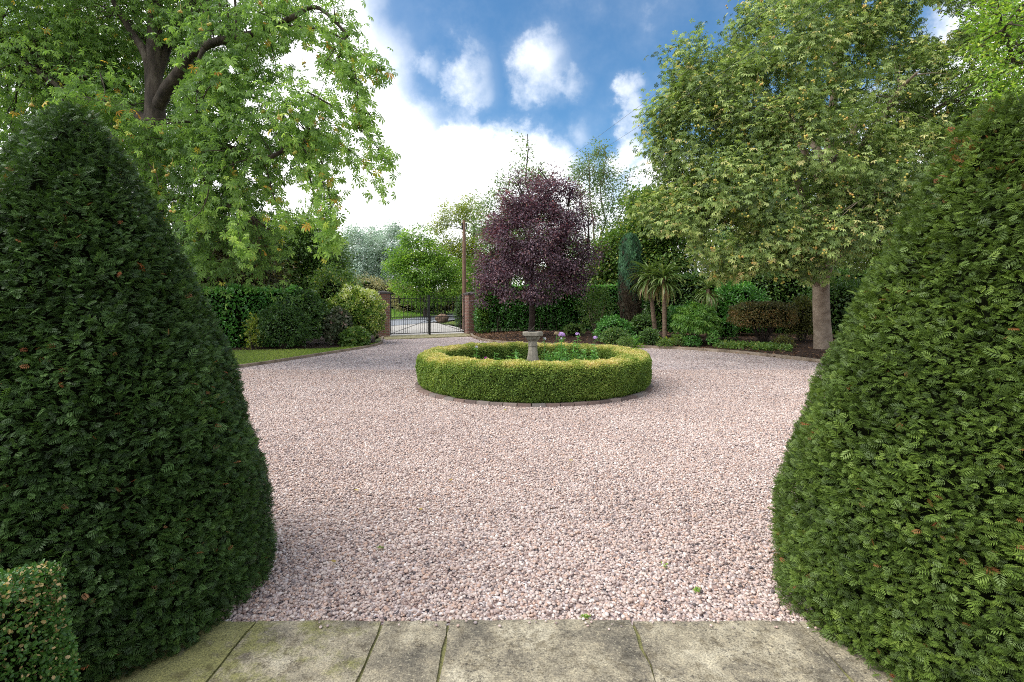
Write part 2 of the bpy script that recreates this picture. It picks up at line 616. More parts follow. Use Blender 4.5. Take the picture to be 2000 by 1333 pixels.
M['edge_brick'] = leaf_mat('edge_brick', [(0, (0.13, 0.10, 0.09)), (0.5, (0.22, 0.155, 0.13)), (0.8, (0.20, 0.18, 0.165)), (1, (0.28, 0.22, 0.19))], transl=0, rough=0.85, spec=0.2)
M['brick'] = brick_mat('pillar_brick', (0.20, 0.085, 0.065), (0.27, 0.13, 0.10), (0.30, 0.26, 0.22))
M['house_brick'] = brick_mat('house_brick', (0.20, 0.07, 0.05), (0.26, 0.10, 0.07), (0.33, 0.30, 0.27))
M['capstone'] = noise_mat('dark_capstone', [(0.3, (0.05, 0.045, 0.042)), (0.7, (0.12, 0.105, 0.095))], scale=8, bump=0.4)
M['iron'] = plain_mat('black_iron', (0.012, 0.012, 0.013), rough=0.45, spec=0.5)
M['sundial'] = noise_mat('weathered_stone', [(0.30, (0.09, 0.082, 0.066)), (0.45, (0.20, 0.18, 0.142)), (0.60, (0.30, 0.268, 0.212)), (0.75, (0.40, 0.37, 0.305))], scale=7, detail=9, bump=0.5, bscale=40)
M['bronze'] = plain_mat('aged_bronze', (0.06, 0.055, 0.04), rough=0.5, spec=0.5, metal=0.6)
M['bark'] = noise_mat('grey_brown_bark', [(0.32, (0.018, 0.014, 0.010)), (0.52, (0.060, 0.046, 0.034)), (0.7, (0.12, 0.10, 0.075))], scale=5, detail=9, bump=0.9, bscale=16, stretch=(1, 1, 0.25), dist=0.03)
M['pale_bark'] = noise_mat('smooth_pale_bark', [(0.3, (0.15, 0.11, 0.082)), (0.5, (0.24, 0.185, 0.14)), (0.7, (0.33, 0.265, 0.205))], scale=4, detail=9, bump=0.25, bscale=14, stretch=(1, 1, 1.6), dist=0.02)
M['dark_bark'] = noise_mat('dark_bark', [(0.3, (0.02, 0.015, 0.012)), (0.7, (0.07, 0.052, 0.04))], scale=6, bump=0.6)
M['palm_bark'] = noise_mat('palm_bark', [(0.3, (0.10, 0.065, 0.045)), (0.7, (0.25, 0.175, 0.125))], scale=6, bump=0.7, bscale=30, stretch=(1, 1, 3))
M['pole'] = noise_mat('creosoted_pole', [(0.3, (0.13, 0.07, 0.045)), (0.7, (0.27, 0.17, 0.125))], scale=5, bump=0.4, stretch=(1, 1, 0.15))
M['core'] = noise_mat('twiggy_shade_core', [(0.3, (0.003, 0.004, 0.002)), (0.7, (0.010, 0.012, 0.005))], scale=20, bump=0.5, rough=1.0, spec=0.0)  # near-black filler: the shade of the leaf gaps is put into its colour
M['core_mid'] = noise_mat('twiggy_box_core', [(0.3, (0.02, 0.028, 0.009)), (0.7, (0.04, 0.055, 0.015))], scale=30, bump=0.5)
M['wire'] = plain_mat('cable', (0.10, 0.11, 0.11))
M['white_paint'] = plain_mat('white_paint', (0.75, 0.75, 0.72))
M['glass'] = plain_mat('window_glass', (0.03, 0.035, 0.04), rough=0.08, spec=0.6)
M['door_paint'] = plain_mat('door_paint', (0.03, 0.05, 0.04), rough=0.35)
M['roof'] = noise_mat('slate_roof', [(0.3, (0.05, 0.05, 0.055)), (0.7, (0.1, 0.1, 0.11))], scale=6)

M['yew_shaded'] = leaf_mat('yew_needles_shaded', [(0, (0.007, 0.014, 0.004)), (0.35, (0.016, 0.032, 0.008)), (0.7, (0.036, 0.070, 0.015)), (0.93, (0.070, 0.12, 0.028)), (0.955, (0.13, 0.075, 0.03)), (1, (0.17, 0.05, 0.02))], transl=0.16, rough=0.45, spec=0.28, gain=2.1)  # darker copy of the yew: the left cone's shade is in the colour
M['yew_lit'] = leaf_mat('yew_needles_lit', [(0, (0.012, 0.022, 0.005)), (0.3, (0.035, 0.058, 0.011)), (0.65, (0.080, 0.123, 0.021)), (0.93, (0.165, 0.218, 0.040)), (0.955, (0.14, 0.085, 0.03)), (1, (0.18, 0.055, 0.02))], transl=0.2, rough=0.45, spec=0.28, gain=1.6)  # paler copy: the stronger light on the right cone is in the colour
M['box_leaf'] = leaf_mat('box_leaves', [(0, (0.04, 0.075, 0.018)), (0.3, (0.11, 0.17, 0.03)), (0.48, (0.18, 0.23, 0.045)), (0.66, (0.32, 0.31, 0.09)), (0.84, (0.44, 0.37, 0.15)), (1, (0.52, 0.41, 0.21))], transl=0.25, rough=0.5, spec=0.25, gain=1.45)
M['box_bush'] = leaf_mat('box_bush_leaves', [(0, (0.018, 0.05, 0.012)), (0.5, (0.05, 0.12, 0.022)), (0.8, (0.10, 0.18, 0.035)), (0.88, (0.30, 0.22, 0.09)), (1, (0.42, 0.30, 0.15))], transl=0.2, rough=0.4, spec=0.4, gain=1.4)
M['chestnut_left'] = leaf_mat('chestnut_leaves_green', [(0, (0.032, 0.060, 0.018)), (0.35, (0.068, 0.112, 0.030)), (0.65, (0.135, 0.195, 0.055)), (0.86, (0.22, 0.28, 0.085)), (0.92, (0.23, 0.20, 0.04)), (1, (0.27, 0.13, 0.03))], transl=0.42, rough=0.42, spec=0.35, gain=2.6)
M['chestnut_right'] = leaf_mat('chestnut_leaves_olive', [(0, (0.045, 0.072, 0.022)), (0.3, (0.12, 0.18, 0.05)), (0.6, (0.27, 0.35, 0.11)), (0.82, (0.46, 0.52, 0.21)), (0.93, (0.58, 0.50, 0.24)), (1, (0.62, 0.44, 0.22))], transl=0.33, rough=0.42, spec=0.4, gain=1.15)
M['purple'] = leaf_mat('purple_leaves', [(0, (0.022, 0.015, 0.021)), (0.5, (0.056, 0.037, 0.050)), (0.85, (0.105, 0.070, 0.086)), (1, (0.15, 0.09, 0.085))], transl=0.2, rough=0.4, spec=0.45, tcol=(2.0, 0.9, 0.9), gain=2.5)
M['dark_leaf'] = leaf_mat('dark_green_leaves', [(0, (0.010, 0.024, 0.007)), (0.5, (0.028, 0.056, 0.013)), (0.85, (0.055, 0.095, 0.02)), (1, (0.10, 0.11, 0.03))], transl=0.22, rough=0.35, spec=0.45, gain=3.0)
M['laurel'] = leaf_mat('laurel_leaves', [(0, (0.012, 0.035, 0.007)), (0.5, (0.026, 0.075, 0.014)), (0.85, (0.045, 0.115, 0.02)), (1, (0.09, 0.15, 0.03))], transl=0.2, rough=0.28, spec=0.5, gain=3.3)
M['mid_leaf'] = leaf_mat('mid_green_leaves', [(0, (0.025, 0.05, 0.012)), (0.5, (0.06, 0.105, 0.024)), (0.85, (0.11, 0.16, 0.035)), (1, (0.2, 0.19, 0.05))], transl=0.32, gain=2.1)
M['bright_leaf'] = leaf_mat('bright_green_leaves', [(0, (0.045, 0.095, 0.018)), (0.5, (0.115, 0.20, 0.032)), (0.85, (0.21, 0.29, 0.05)), (1, (0.30, 0.33, 0.06))], transl=0.38, gain=1.7)
M['yellow_leaf'] = leaf_mat('yellowing_leaves', [(0, (0.07, 0.10, 0.02)), (0.5, (0.16, 0.19, 0.035)), (0.85, (0.28, 0.29, 0.05)), (1, (0.40, 0.36, 0.06))], transl=0.38)
M['silver_leaf'] = leaf_mat('silver_leaves', [(0, (0.09, 0.12, 0.08)), (0.5, (0.20, 0.25, 0.20)), (0.85, (0.34, 0.39, 0.34)), (1, (0.44, 0.48, 0.43))], transl=0.25, tcol=(1.1, 1.15, 1.0), gain=2.6)
M['dry_leaf'] = leaf_mat('dry_scrub', [(0, (0.07, 0.075, 0.03)), (0.5, (0.17, 0.16, 0.07)), (0.85, (0.30, 0.26, 0.14)), (1, (0.36, 0.27, 0.15))], transl=0.25, tcol=(1.2, 1.2, .8), gain=2.0)
M['birch_leaf'] = leaf_mat('pale_birch_leaves', [(0, (0.07, 0.11, 0.04)), (0.5, (0.13, 0.19, 0.07)), (0.85, (0.21, 0.27, 0.10)), (1, (0.30, 0.30, 0.12))], transl=0.35, tcol=(1.3, 1.4, .8), gain=1.4)
M['variegated'] = leaf_mat('variegated_leaves', [(0, (0.03, 0.07, 0.015)), (0.4, (0.09, 0.15, 0.025)), (0.65, (0.24, 0.28, 0.05)), (0.85, (0.46, 0.48, 0.18)), (1, (0.60, 0.60, 0.36))], transl=0.25, gain=1.9)
M['smoky'] = leaf_mat('smoky_purple_leaves', [(0, (0.03, 0.045, 0.022)), (0.5, (0.07, 0.09, 0.05)), (0.8, (0.11, 0.10, 0.075)), (1, (0.16, 0.10, 0.08))], transl=0.2, gain=1.7)
M['brown_leaf'] = leaf_mat('bronze_leaves', [(0, (0.022, 0.024, 0.010)), (0.4, (0.055, 0.055, 0.018)), (0.75, (0.105, 0.072, 0.026)), (1, (0.17, 0.085, 0.035))], transl=0.25, gain=2.0)
M['olive_leaf'] = leaf_mat('olive_leaves', [(0, (0.02, 0.026, 0.008)), (0.5, (0.055, 0.06, 0.015)), (1, (0.12, 0.11, 0.025))], transl=0.25, gain=2.0)
M['maple_leaf'] = leaf_mat('feathery_maple_leaves', [(0, (0.03, 0.075, 0.012)), (0.5, (0.06, 0.13, 0.02)), (1, (0.12, 0.19, 0.03))], transl=0.3, gain=1.9)
M['cypress'] = leaf_mat('cypress_sprays', [(0, (0.028, 0.020, 0.013)), (0.35, (0.055, 0.040, 0.026)), (0.5, (0.035, 0.055, 0.032)), (0.75, (0.045, 0.11, 0.058)), (1, (0.085, 0.18, 0.09))], transl=0.1, rough=0.6, gain=1.6)
M['strap'] = leaf_mat('strap_leaves', [(0, (0.05, 0.09, 0.02)), (0.5, (0.10, 0.16, 0.04)), (0.85, (0.20, 0.25, 0.09)), (0.95, (0.28, 0.20, 0.10)), (1, (0.22, 0.14, 0.07))], transl=0.2, rough=0.4, gain=1.2)
M['grass'] = leaf_mat('grass_blades', [(0, (0.06, 0.10, 0.015)), (0.5, (0.13, 0.18, 0.03)), (0.85, (0.21, 0.24, 0.05)), (1, (0.30, 0.27, 0.09))], transl=0.3, gain=1.9)
M['verge'] = leaf_mat('verge_blades', [(0, (0.06, 0.14, 0.015)), (0.5, (0.12, 0.25, 0.025)), (1, (0.23, 0.34, 0.05))], transl=0.3)
M['phlox_leaf'] = leaf_mat('phlox_leaves', [(0, (0.035, 0.085, 0.02)), (0.5, (0.075, 0.16, 0.04)), (1, (0.14, 0.25, 0.06))], transl=0.3, gain=2.4)
M['lilac'] = leaf_mat('lilac_petals', [(0, (0.46, 0.22, 0.62)), (0.7, (0.62, 0.40, 0.76)), (1, (0.80, 0.66, 0.86))], transl=0.3, tcol=(1, 1, 1), rough=0.6)
M['magenta'] = leaf_mat('magenta_petals', [(0, (0.42, 0.03, 0.36)), (1, (0.66, 0.12, 0.52))], transl=0.3, tcol=(1, 1, 1), rough=0.6)
M['white_petal'] = leaf_mat('white_petals', [(0, (0.62, 0.60, 0.62)), (1, (0.8, 0.78, 0.8))], transl=0.3, tcol=(1, 1, 1), rough=0.6)
M['faded'] = leaf_mat('faded_seed_heads', [(0, (0.20, 0.14, 0.07)), (1, (0.48, 0.38, 0.24))], transl=0.2, tcol=(1, 1, 1), rough=0.7)
M['conker'] = leaf_mat('conker_husks', [(0, (0.34, 0.34, 0.06)), (0.6, (0.46, 0.38, 0.08)), (1, (0.46, 0.26, 0.07))], transl=0, rough=0.55)
M['litter'] = leaf_mat('leaf_litter', [(0, (0.07, 0.035, 0.02)), (0.5, (0.18, 0.09, 0.05)), (1, (0.34, 0.20, 0.11))], transl=0.1, rough=0.8)
M['fallen'] = leaf_mat('fallen_leaf', [(0, (0.30, 0.20, 0.06)), (1, (0.46, 0.38, 0.10))], transl=0.1, rough=0.7)

# ------------------------------------------------------------------ leaf templates (x ahead, z up)
T_LEAF = (np.array([(0, 0, 0), (.5, -.27, .07), (1, 0, -.06), (.5, .27, .07)]), np.array([(0, 1, 2), (0, 2, 3)]))
T_LONG = (np.array([(0, 0, 0), (.5, -.17, .05), (1, 0, -.10), (.5, .17, .05)]), np.array([(0, 1, 2), (0, 2, 3)]))
T_ROUND = (np.array([(0, 0, 0), (.3, -.3, .06), (.75, -.3, .05), (1, 0, -.04), (.75, .3, .05), (.3, .3, .06)]), np.array([(0, 1, 2, 3), (0, 3, 4, 5)]))


def palmate():
    V, F = [], []
    for a, ln in zip((-128, -82, -40, 0, 40, 82, 128), (.55, .78, .95, 1.0, .95, .78, .55)):
        a = R(a)
        d = np.array([math.cos(a), math.sin(a), 0])
        s = np.array([-math.sin(a), math.cos(a), 0])
        b = len(V)
        up = np.array([0, 0, 1.0])
        V += [d * 0.02, d * ln * .68 - s * .185 * ln - up * .06, d * ln - up * .36 * ln, d * ln * .68 + s * .185 * ln - up * .06, d * ln * .62 - up * .15]
        F += [(b, b + 1, b + 4), (b, b + 4, b + 3), (b + 1, b + 2, b + 4), (b + 4, b + 2, b + 3)]
    return np.array(V), np.array(F)


T_PALM = palmate()


def palmate_loose():
    V, F = [], []
    for a, ln, dr in ((-100, .7, .5), (-48, .95, .25), (-8, 1.0, .55), (36, .85, .2), (92, .75, .6)):
        a = R(a)
        d = np.array([math.cos(a), math.sin(a), 0])
        s = np.array([-math.sin(a), math.cos(a), 0])
        b = len(V)
        up = np.array([0, 0, 1.0])
        V += [d * 0.02, d * ln * .6 - s * .16 * ln - up * dr * .25, d * ln - up * dr * ln, d * ln * .6 + s * .15 * ln - up * dr * .2, d * ln * .62 - up * (.1 + dr * .3)]
        F += [(b, b + 1, b + 4), (b, b + 4, b + 3), (b + 1, b + 2, b + 4), (b + 4, b + 2, b + 3)]
    return np.array(V), np.array(F)


T_LOOSE = palmate_loose()


def yew_spray(n=5):
    V, F = [], []
    for i in range(n):
        t = (i + .5) / n
        x = t * .80
        ln = .48 * (1 - .55 * t ** 2.5) * (.55 + .45 * min(1, t * 5))
        for s in (-1, 1):
            a = R(62 - 26 * t)
            d = np.array([math.cos(a), s * math.sin(a), -.10])
            p = np.array([-d[1] * s * .052 * s, d[0] * .052, 0])
            o = np.array([x, 0, .10 * math.sin(t * 2.4)])
            b = len(V)
            V += [o, o + d * ln * .5 - p, o + d * ln, o + d * ln * .5 + p]
            F += [(b, b + 1, b + 2, b + 3)]
    b = len(V)
    V += [(0, -.012, -.01), (.9, 0, .05), (0, .012, -.01), (.5, 0, .1)]
    F += [(b, b + 1, b + 2, b + 3)]
    return np.array(V, float), np.array(F)


T_YEW = yew_spray()


def strap(seg=5, w=.045, bend=1.0):
    V, F = [], []
    for i in range(seg + 1):
        t = i / seg
        a = bend * t * t * 1.3
        x = t - .25 * bend * t ** 3
        z = -bend * .55 * t ** 2.4
        ww = w * (1 - t ** 3) + .003
        V += [(x, -ww, z + .02), (x, 0, z), (x, ww, z + .02)]
    for i in range(seg):
        b = i * 3
        F += [(b, b + 3, b + 4, b + 1), (b + 1, b + 4, b + 5, b + 2)]
    return np.array(V, float), np.array(F)


T_STRAP = strap(bend=.72)
T_BLADE = (np.array([(0, -.06, 0), (0, .06, 0), (.55, .05, .03), (.55, -.05, .03), (1, 0, .14)]), None)


def unit(n):
    return nrmz(rng.normal(size=(n, 3)))


UP = np.array([0, 0, 1.0])


# ------------------------------------------------------------------ terrain
def gz(x, y):
    """garden is level; beyond the gate the land climbs gently"""
    x = np.asarray(x, float)
    y = np.asarray(y, float)
    return np.clip(y - 27, 0, 26) * 0.03 + np.clip(y - 53, 0, 200) * 0.01


def grid_sheet(name, mat, xs, ys, zoff, extra=None):
    g = Geo()
    X, Y = np.meshgrid(xs, ys)
    Z = gz(X, Y) + zoff
    if extra is not None:
        Z = Z + extra(X, Y)
    nx, ny = len(xs), len(ys)
    i = np.arange(ny - 1)[:, None] * nx + np.arange(nx - 1)[None]
    f = np.stack([i, i + 1, i + nx + 1, i + nx], -1).reshape(-1, 4)
    g.add(np.stack([X, Y, Z], -1).reshape(-1, 3), f)
    return g.build(name, mat, smooth=True)


def strip_sheet(name, mat, A, B, rows, zf, smooth=True):
    """a sheet stretched between two polylines of equal length; zf(t, x, y) gives the height"""
    g = Geo()
    A, B = np.asarray(A, float), np.asarray(B, float)
    t = np.linspace(0, 1, rows)[:, None, None]
    P = A[None] * (1 - t) + B[None] * t
    Z = zf(t[..., 0] + 0 * P[..., 0], P[..., 0], P[..., 1])
    nx = len(A)
    i = np.arange(rows - 1)[:, None] * nx + np.arange(nx - 1)[None]
    f = np.stack([i, i + 1, i + nx + 1, i + nx], -1).reshape(-1, 4)
    g.add(np.concatenate([P, Z[..., None]], -1).reshape(-1, 3), f)
    return g.build(name, mat, smooth=smooth)


def smooth_line(pts, n):
    pts = np.asarray(pts, float)
    k = len(pts)
    t = np.linspace(0, k - 1, n)
    out = []
    for tt in t:
        i = min(int(tt), k - 2)
        u = tt - i
        p0, p1, p2, p3 = pts[max(i - 1, 0)], pts[i], pts[i + 1], pts[min(i + 2, k - 1)]
        out.append(.5 * (2 * p1 + (p2 - p0) * u + (2 * p0 - 5 * p1 + 4 * p2 - p3) * u * u + (3 * p1 - p0 - 3 * p2 + p3) * u ** 3))
    return np.array(out)


xs = np.concatenate([np.linspace(-260, -40, 12), np.linspace(-36, 36, 73), np.linspace(40, 260, 12)])
ys = np.concatenate([np.linspace(-60, 20, 21), np.linspace(21, 60, 40), np.linspace(65, 420, 30)])
structure(grid_sheet('ground', M['field'], xs, ys, -0.06))

# edging lines of the drive (x, y)
EDGE_L = smooth_line([(-7.6, 6.0), (-7.5, 9.0), (-7.15, 11.2), (-6.78, 12.5), (-6.35, 13.8), (-5.78, 16.0), (-5.22, 18.2), (-5.12, 20.0), (-5.55, 21.8), (-5.95, 23.6)], 70)
EDGE_R = smooth_line([(9.4, 6.0), (9.15, 9.5), (8.75, 12.0), (8.25, 13.7), (7.65, 15.2), (6.75, 16.7), (5.4, 17.8), (3.9, 18.5), (1.8, 19.2), (0.0, 20.0), (-1.1, 21.4), (-1.75, 23.6), (-2.05, 25.7)], 90)
GATE_L, GATE_R = np.array([-5.79, 24.2]), np.array([-2.40, 26.2])


def drive_sheet():
    n = 90
    A = smooth_line([tuple(p) for p in EDGE_L[::6]] + [tuple(GATE_L + (-.1, -.25))], n)
    B = smooth_line([tuple(p) for p in EDGE_R[::7]] + [tuple(GATE_R + (.2, -.2))], n)
    g = Geo()
    t = np.linspace(0, 1, 30)[:, None, None]
    P = A[None] * (1 - t) + B[None] * t
    Z = np.zeros(P.shape[:2])
    i = np.arange(29)[:, None] * n + np.arange(n - 1)[None]
    f = np.stack([i, i + n, i + n + 1, i + 1], -1).reshape(-1, 4)
    g.add(np.concatenate([P, Z[..., None]], -1).reshape(-1, 3), f)
    # the forecourt in front of the house
    g.add([(-14, -1.2, 0), (16, -1.2, 0), (16, 6, 0), (9.4, 6, 0), (-7.6, 6, 0), (-14, 6, 0)], [(0, 1, 2, 3, 4, 5)])
    o = g.build('driveway', M['gravel'])
    return structure(o)


drive_sheet()


def edging(name, line, label, w=0.09, h=0.09, tintn=0.9):
    g = Geo()
    seg = np.linalg.norm(np.diff(line, axis=0), axis=1)
    s = np.concatenate([[0], np.cumsum(seg)])
    pos = np.arange(0, s[-1], tintn)
    for a in pos:
        b = min(a + tintn - .012, s[-1])
        for q in np.linspace(a, b, 4)[:-1]:
            q2 = q + (b - a) / 3
            p, p2 = [np.array([np.interp(k, s, line[:, 0]), np.interp(k, s, line[:, 1])]) for k in (q, q2)]
            d = p2 - p
            g.box(((p[0] + p2[0]) / 2, (p[1] + p2[1]) / 2, h / 2 - .03), (np.linalg.norm(d) + .002, w, h + .02 + random.uniform(-.004, .004)), math.atan2(d[1], d[0]))
    o = g.build(name, M['edging'])
    return tag(o, label, 'edging')


edging('stone_edging', EDGE_L, 'low brown edging strip along the lawn left of the gravel')
edging('stone_edging', EDGE_R, 'long low edging strip between gravel and the mulched bed on the right', h=.11)

# lawn on the left, soil beds
LAWN_BACK = smooth_line([(-16, 5), (-15, 10), (-13.5, 14.5), (-11, 16.5), (-8.5, 17.2), (-6.6, 17.6), (-5.9, 18.1), (-5.5, 19), (-5.4, 20), (-5.9, 22)], 70)
off = EDGE_L + np.array([-.05, 0])
structure(strip_sheet('lawn', M['turf'], off, LAWN_BACK, 8, lambda t, x, y: 0.02 + 0 * x))
BEDL_BACK = smooth_line([(-24, 6), (-23, 12), (-20, 19), (-14, 23), (-11, 24.4), (-9, 24.6), (-8, 24.6), (-7.4, 24.5), (-6.8, 24.4), (-6.3, 24.4)], 70)
structure(strip_sheet('left_soil_bed', M['soil'], LAWN_BACK, BEDL_BACK, 8, lambda t, x, y: 0.018 + 0.1 * np.sin(t * 3.0)))
BEDR_BACK = smooth_line([(28, 5), (27, 10), (25, 15), (22, 20), (18, 24), (14, 26), (11, 26.4), (8, 26.5), (5, 26.5), (2.5, 26.6), (1, 26.7), (0, 26.7), (-1.8, 26.7)], 90)


def bed_r(x, y):
    d = np.min(np.hypot(EDGE_R[:, 0] - x, EDGE_R[:, 1] - y))
    return 0.02 + 0.22 * min(1, d / 3.0)


structure(strip_sheet('mulch_bed', M['soil'], EDGE_R + np.array([.03, .05]), BEDR_BACK, 14, np.vectorize(lambda t, x, y: bed_r(x, y))))

# gate threshold
gd = (GATE_R - GATE_L) / np.linalg.norm(GATE_R - GATE_L)
gn = np.array([gd[1], -gd[0]])            # towards the house
def slab_quad(name, mat, a, b, z):
    g = Geo()
    p = [GATE_L - gd * .7 + gn * a, GATE_R + gd * .7 + gn * a, GATE_R + gd * .7 + gn * b, GATE_L - gd * .7 + gn * b]
    g.add([(*p[0], -.03), (*p[1], -.03), (*p[2], -.03), (*p[3], -.03), (*p[0], z), (*p[1], z), (*p[2], z), (*p[3], z)],
          [(4, 5, 6, 7), (0, 1, 5, 4), (1, 2, 6, 5), (2, 3, 7, 6), (3, 0, 4, 7)])
    return structure(g.build(name, mat))
slab_quad('threshold', M['threshold'], 1.9, -.35, .03)

# lane outside
LANE = smooth_line([(-60, 24), (-36, 26.5), (-20, 27.6), (-12.6, 30.0), (-8.6, 34.0), (-5.6, 40.0), (-1.4, 50.0), (4, 63), (12, 82), (22, 110)], 120)
ld = nrmz(np.gradient(LANE, axis=0))
ln_ = np.c_[-ld[:, 1], ld[:, 0]]
def lane_sheet(name, mat, off1, off2, z, rows=6):
    return structure(strip_sheet(name, mat, LANE - ln_ * off1, LANE + ln_ * off2, rows, lambda t, x, y: gz(x, y) + z))
lane_sheet('road', M['asphalt'], 2.1, 2.1, .03)
# pale drive apron between the gate and the lane
ap = Geo()
A = smooth_line([tuple(GATE_L - gd * .5 - gn * .3), (-6.9, 26.2), (-8.2, 28.2), (-9.6, 29.8)], 20)
B = smooth_line([tuple(GATE_R + gd * .4 - gn * .3), (-2.6, 28.6), (-3.6, 31.6), (-5.3, 34.9)], 20)
structure(strip_sheet('apron', M['concrete'], A, B, 8, lambda t, x, y: gz(x, y) + .015))

# ------------------------------------------------------------------ paving slabs by the door
def paving():
    g = Geo()
    edges = [-2.15, -1.27, -.64, -.31, .597, 1.42, 2.3]
    moss = [.55, .42, .22, .04, -.15, -.12]
    for row, (y0, y1) in enumerate([(1.62, 2.54), (.68, 1.61), (-1.2, .67)]):
        for i in range(6):
            a, b = edges[i], edges[i + 1]
            sh = 0.0 if row == 0 else (-.3 if row == 1 else .2)
            a2, b2 = a + sh + .006, b + sh - .006
            n, mth = 10, 10
            u = np.linspace(a2, b2, n)
            v = np.linspace(y0 + .005, y1, mth)
            X, Y = np.meshgrid(u, v)
            e = np.minimum(np.minimum(X - a2, b2 - X), np.minimum(Y - y0 - .005, y1 - Y))
            Z = .028 + random.uniform(-.003, .003) - .004 * np.exp(-e / .012) + .0015 * rng.normal(size=X.shape)
            X = X + .004 * rng.normal(size=X.shape) * (e < .001)
            Y = Y + .004 * rng.normal(size=X.shape) * (e < .001)
            ii = np.arange(mth - 1)[:, None] * n + np.arange(n - 1)[None]
            f = np.stack([ii, ii + 1, ii + n + 1, ii + n], -1).reshape(-1, 4)
            mossv = moss[i] - .17 + .16 * np.clip((-X - .2), -1, 2)
            g.add(np.stack([X, Y, Z], -1).reshape(-1, 3), f, mossv.ravel())
            # sides
            rim = np.r_[np.arange(n), n * np.arange(1, mth) + n - 1, n * (mth - 1) + np.arange(n - 2, -1, -1), n * np.arange(mth - 2, 0, -1)]
            top = np.stack([X, Y, Z], -1).reshape(-1, 3)[rim]
            bot = top.copy()
            bot[:, 2] = -.05
            k = len(rim)
            j = np.arange(k)
            g.add(np.vstack([top, bot]), np.stack([j, j + k, (j + 1) % k + k, (j + 1) % k], -1), moss[i])
    # mortar bed in the joints
    g.add([(-2.3, -1.2, .012), (2.4, -1.2, .012), (2.4, 2.52, .012), (-2.3, 2.52, .012)], [(0, 1, 2, 3)], .75)
    structure(g.build('paving', M['slab'], smooth=False))


paving()


# ------------------------------------------------------------------ gravel stones
def ico(sub):
    import bmesh
    bm = bmesh.new()
    bmesh.ops.create_icosphere(bm, subdivisions=sub, radius=1)
    bm.verts.ensure_lookup_table()
    v = np.array([x.co[:] for x in bm.verts])
    f = np.array([[x.index for x in p.verts] for p in bm.faces])
    bm.free()
    return v, f


ICO1, ICO2 = ico(1), ico(2)


def inside_drive(x, y):
    xl = np.where(y < 6, -14, np.interp(y, EDGE_L[:, 1], EDGE_L[:, 0]))
    ro = EDGE_R[np.argsort(EDGE_R[:, 1])]
    xr = np.where(y < 6, 16, np.interp(y, ro[:, 1], ro[:, 0]))
    return (x > xl + .06) & (x < xr - .06)


HC = np.array([0.41, 10.1])


def pebbles():
    g = Geo()
    def lay(n, ylo, yhi, tmpl, size):
        y = rng.uniform(ylo, yhi, n)
        x = rng.uniform(-1, 1, n)
        lo = -0.66 * y - .1
        hi = 0.68 * y + .1
        x = lo + (x + 1) / 2 * (hi - lo)
        # thin out by width so that density stays even
        keep = rng.uniform(size=n) < (hi - lo) / (1.34 * yhi + .2)
        keep &= ~((y < 2.555) & (x > -2.2) & (x < 2.3))
        keep &= np.hypot(x - HC[0], y - HC[1]) > 2.24
        keep &= inside_drive(x, y)
        x, y = x[keep], y[keep]
        n = len(x)
        s = size * np.clip(rng.lognormal(0, .26, n), .55, 1.75)
        K = 10
        kind = rng.integers(0, K, n)
        for k in range(K):
            m = kind == k
            v = tmpl[0].copy()
            v = v * (1 + .13 * np.sin(v @ rng.normal(size=(3, 3)) * 2.2).sum(1, keepdims=True) * .5)
            v = v * np.array([1.0, rng.uniform(.68, .95), rng.uniform(.48, .72)])
            nn = m.sum()
            a = rng.uniform(0, 2 * math.pi, nn)
            fw = np.c_[np.cos(a), np.sin(a), rng.normal(0, .22, nn)]
            up = UP + rng.normal(0, .28, (nn, 3))
            z = s[m] * .5 * rng.uniform(.1, 1.0, nn) + .004 * rng.normal(size=nn)
            px_, py_ = x[m], y[m]
            patch = np.sin(px_ * 1.7 + 1.3 * np.sin(py_ * 1.1)) * np.sin(py_ * 1.9 + px_) + .6 * np.sin(px_ * 5.3 + py_ * 3.1) * np.sin(py_ * 6.1 - px_ * 2)
            t = np.clip(rng.beta(3.2, 2.15, nn) - .05 * np.clip(patch, -1, 1), 0, 1)
            g.scatter(v, tmpl[1], np.c_[x[m], y[m], z], fw, up, s[m], t)
    lay(40000, 2.5, 3.7, ICO2, .0086)
    lay(100000, 3.7, 5.6, ICO1, .0089)
    lay(165000, 5.6, 8.6, ICO1, .0096)
    lay(115000, 8.6, 12.2, ICO1, .0108)
    # a few stones kicked up onto the edge of the paving
    n = 70
    xx = rng.uniform(-1.2, 1.5, n)
    yy = 2.545 - np.abs(rng.normal(0, .035, n))
    a = rng.uniform(0, 6.28, n)
    g.scatter(ICO2[0] * np.array([1, .8, .6]), ICO2[1], np.c_[xx, yy, np.full(n, .034)], np.c_[np.cos(a), np.sin(a), 0 * a], UP + rng.normal(0, .2, (n, 3)), .008 * rng.uniform(.5, 1.2, n), rng.beta(4, 2.5, n))
    o = g.build('gravel', M['pebble'], smooth=True)
    o['kind'] = 'stuff'


pebbles()


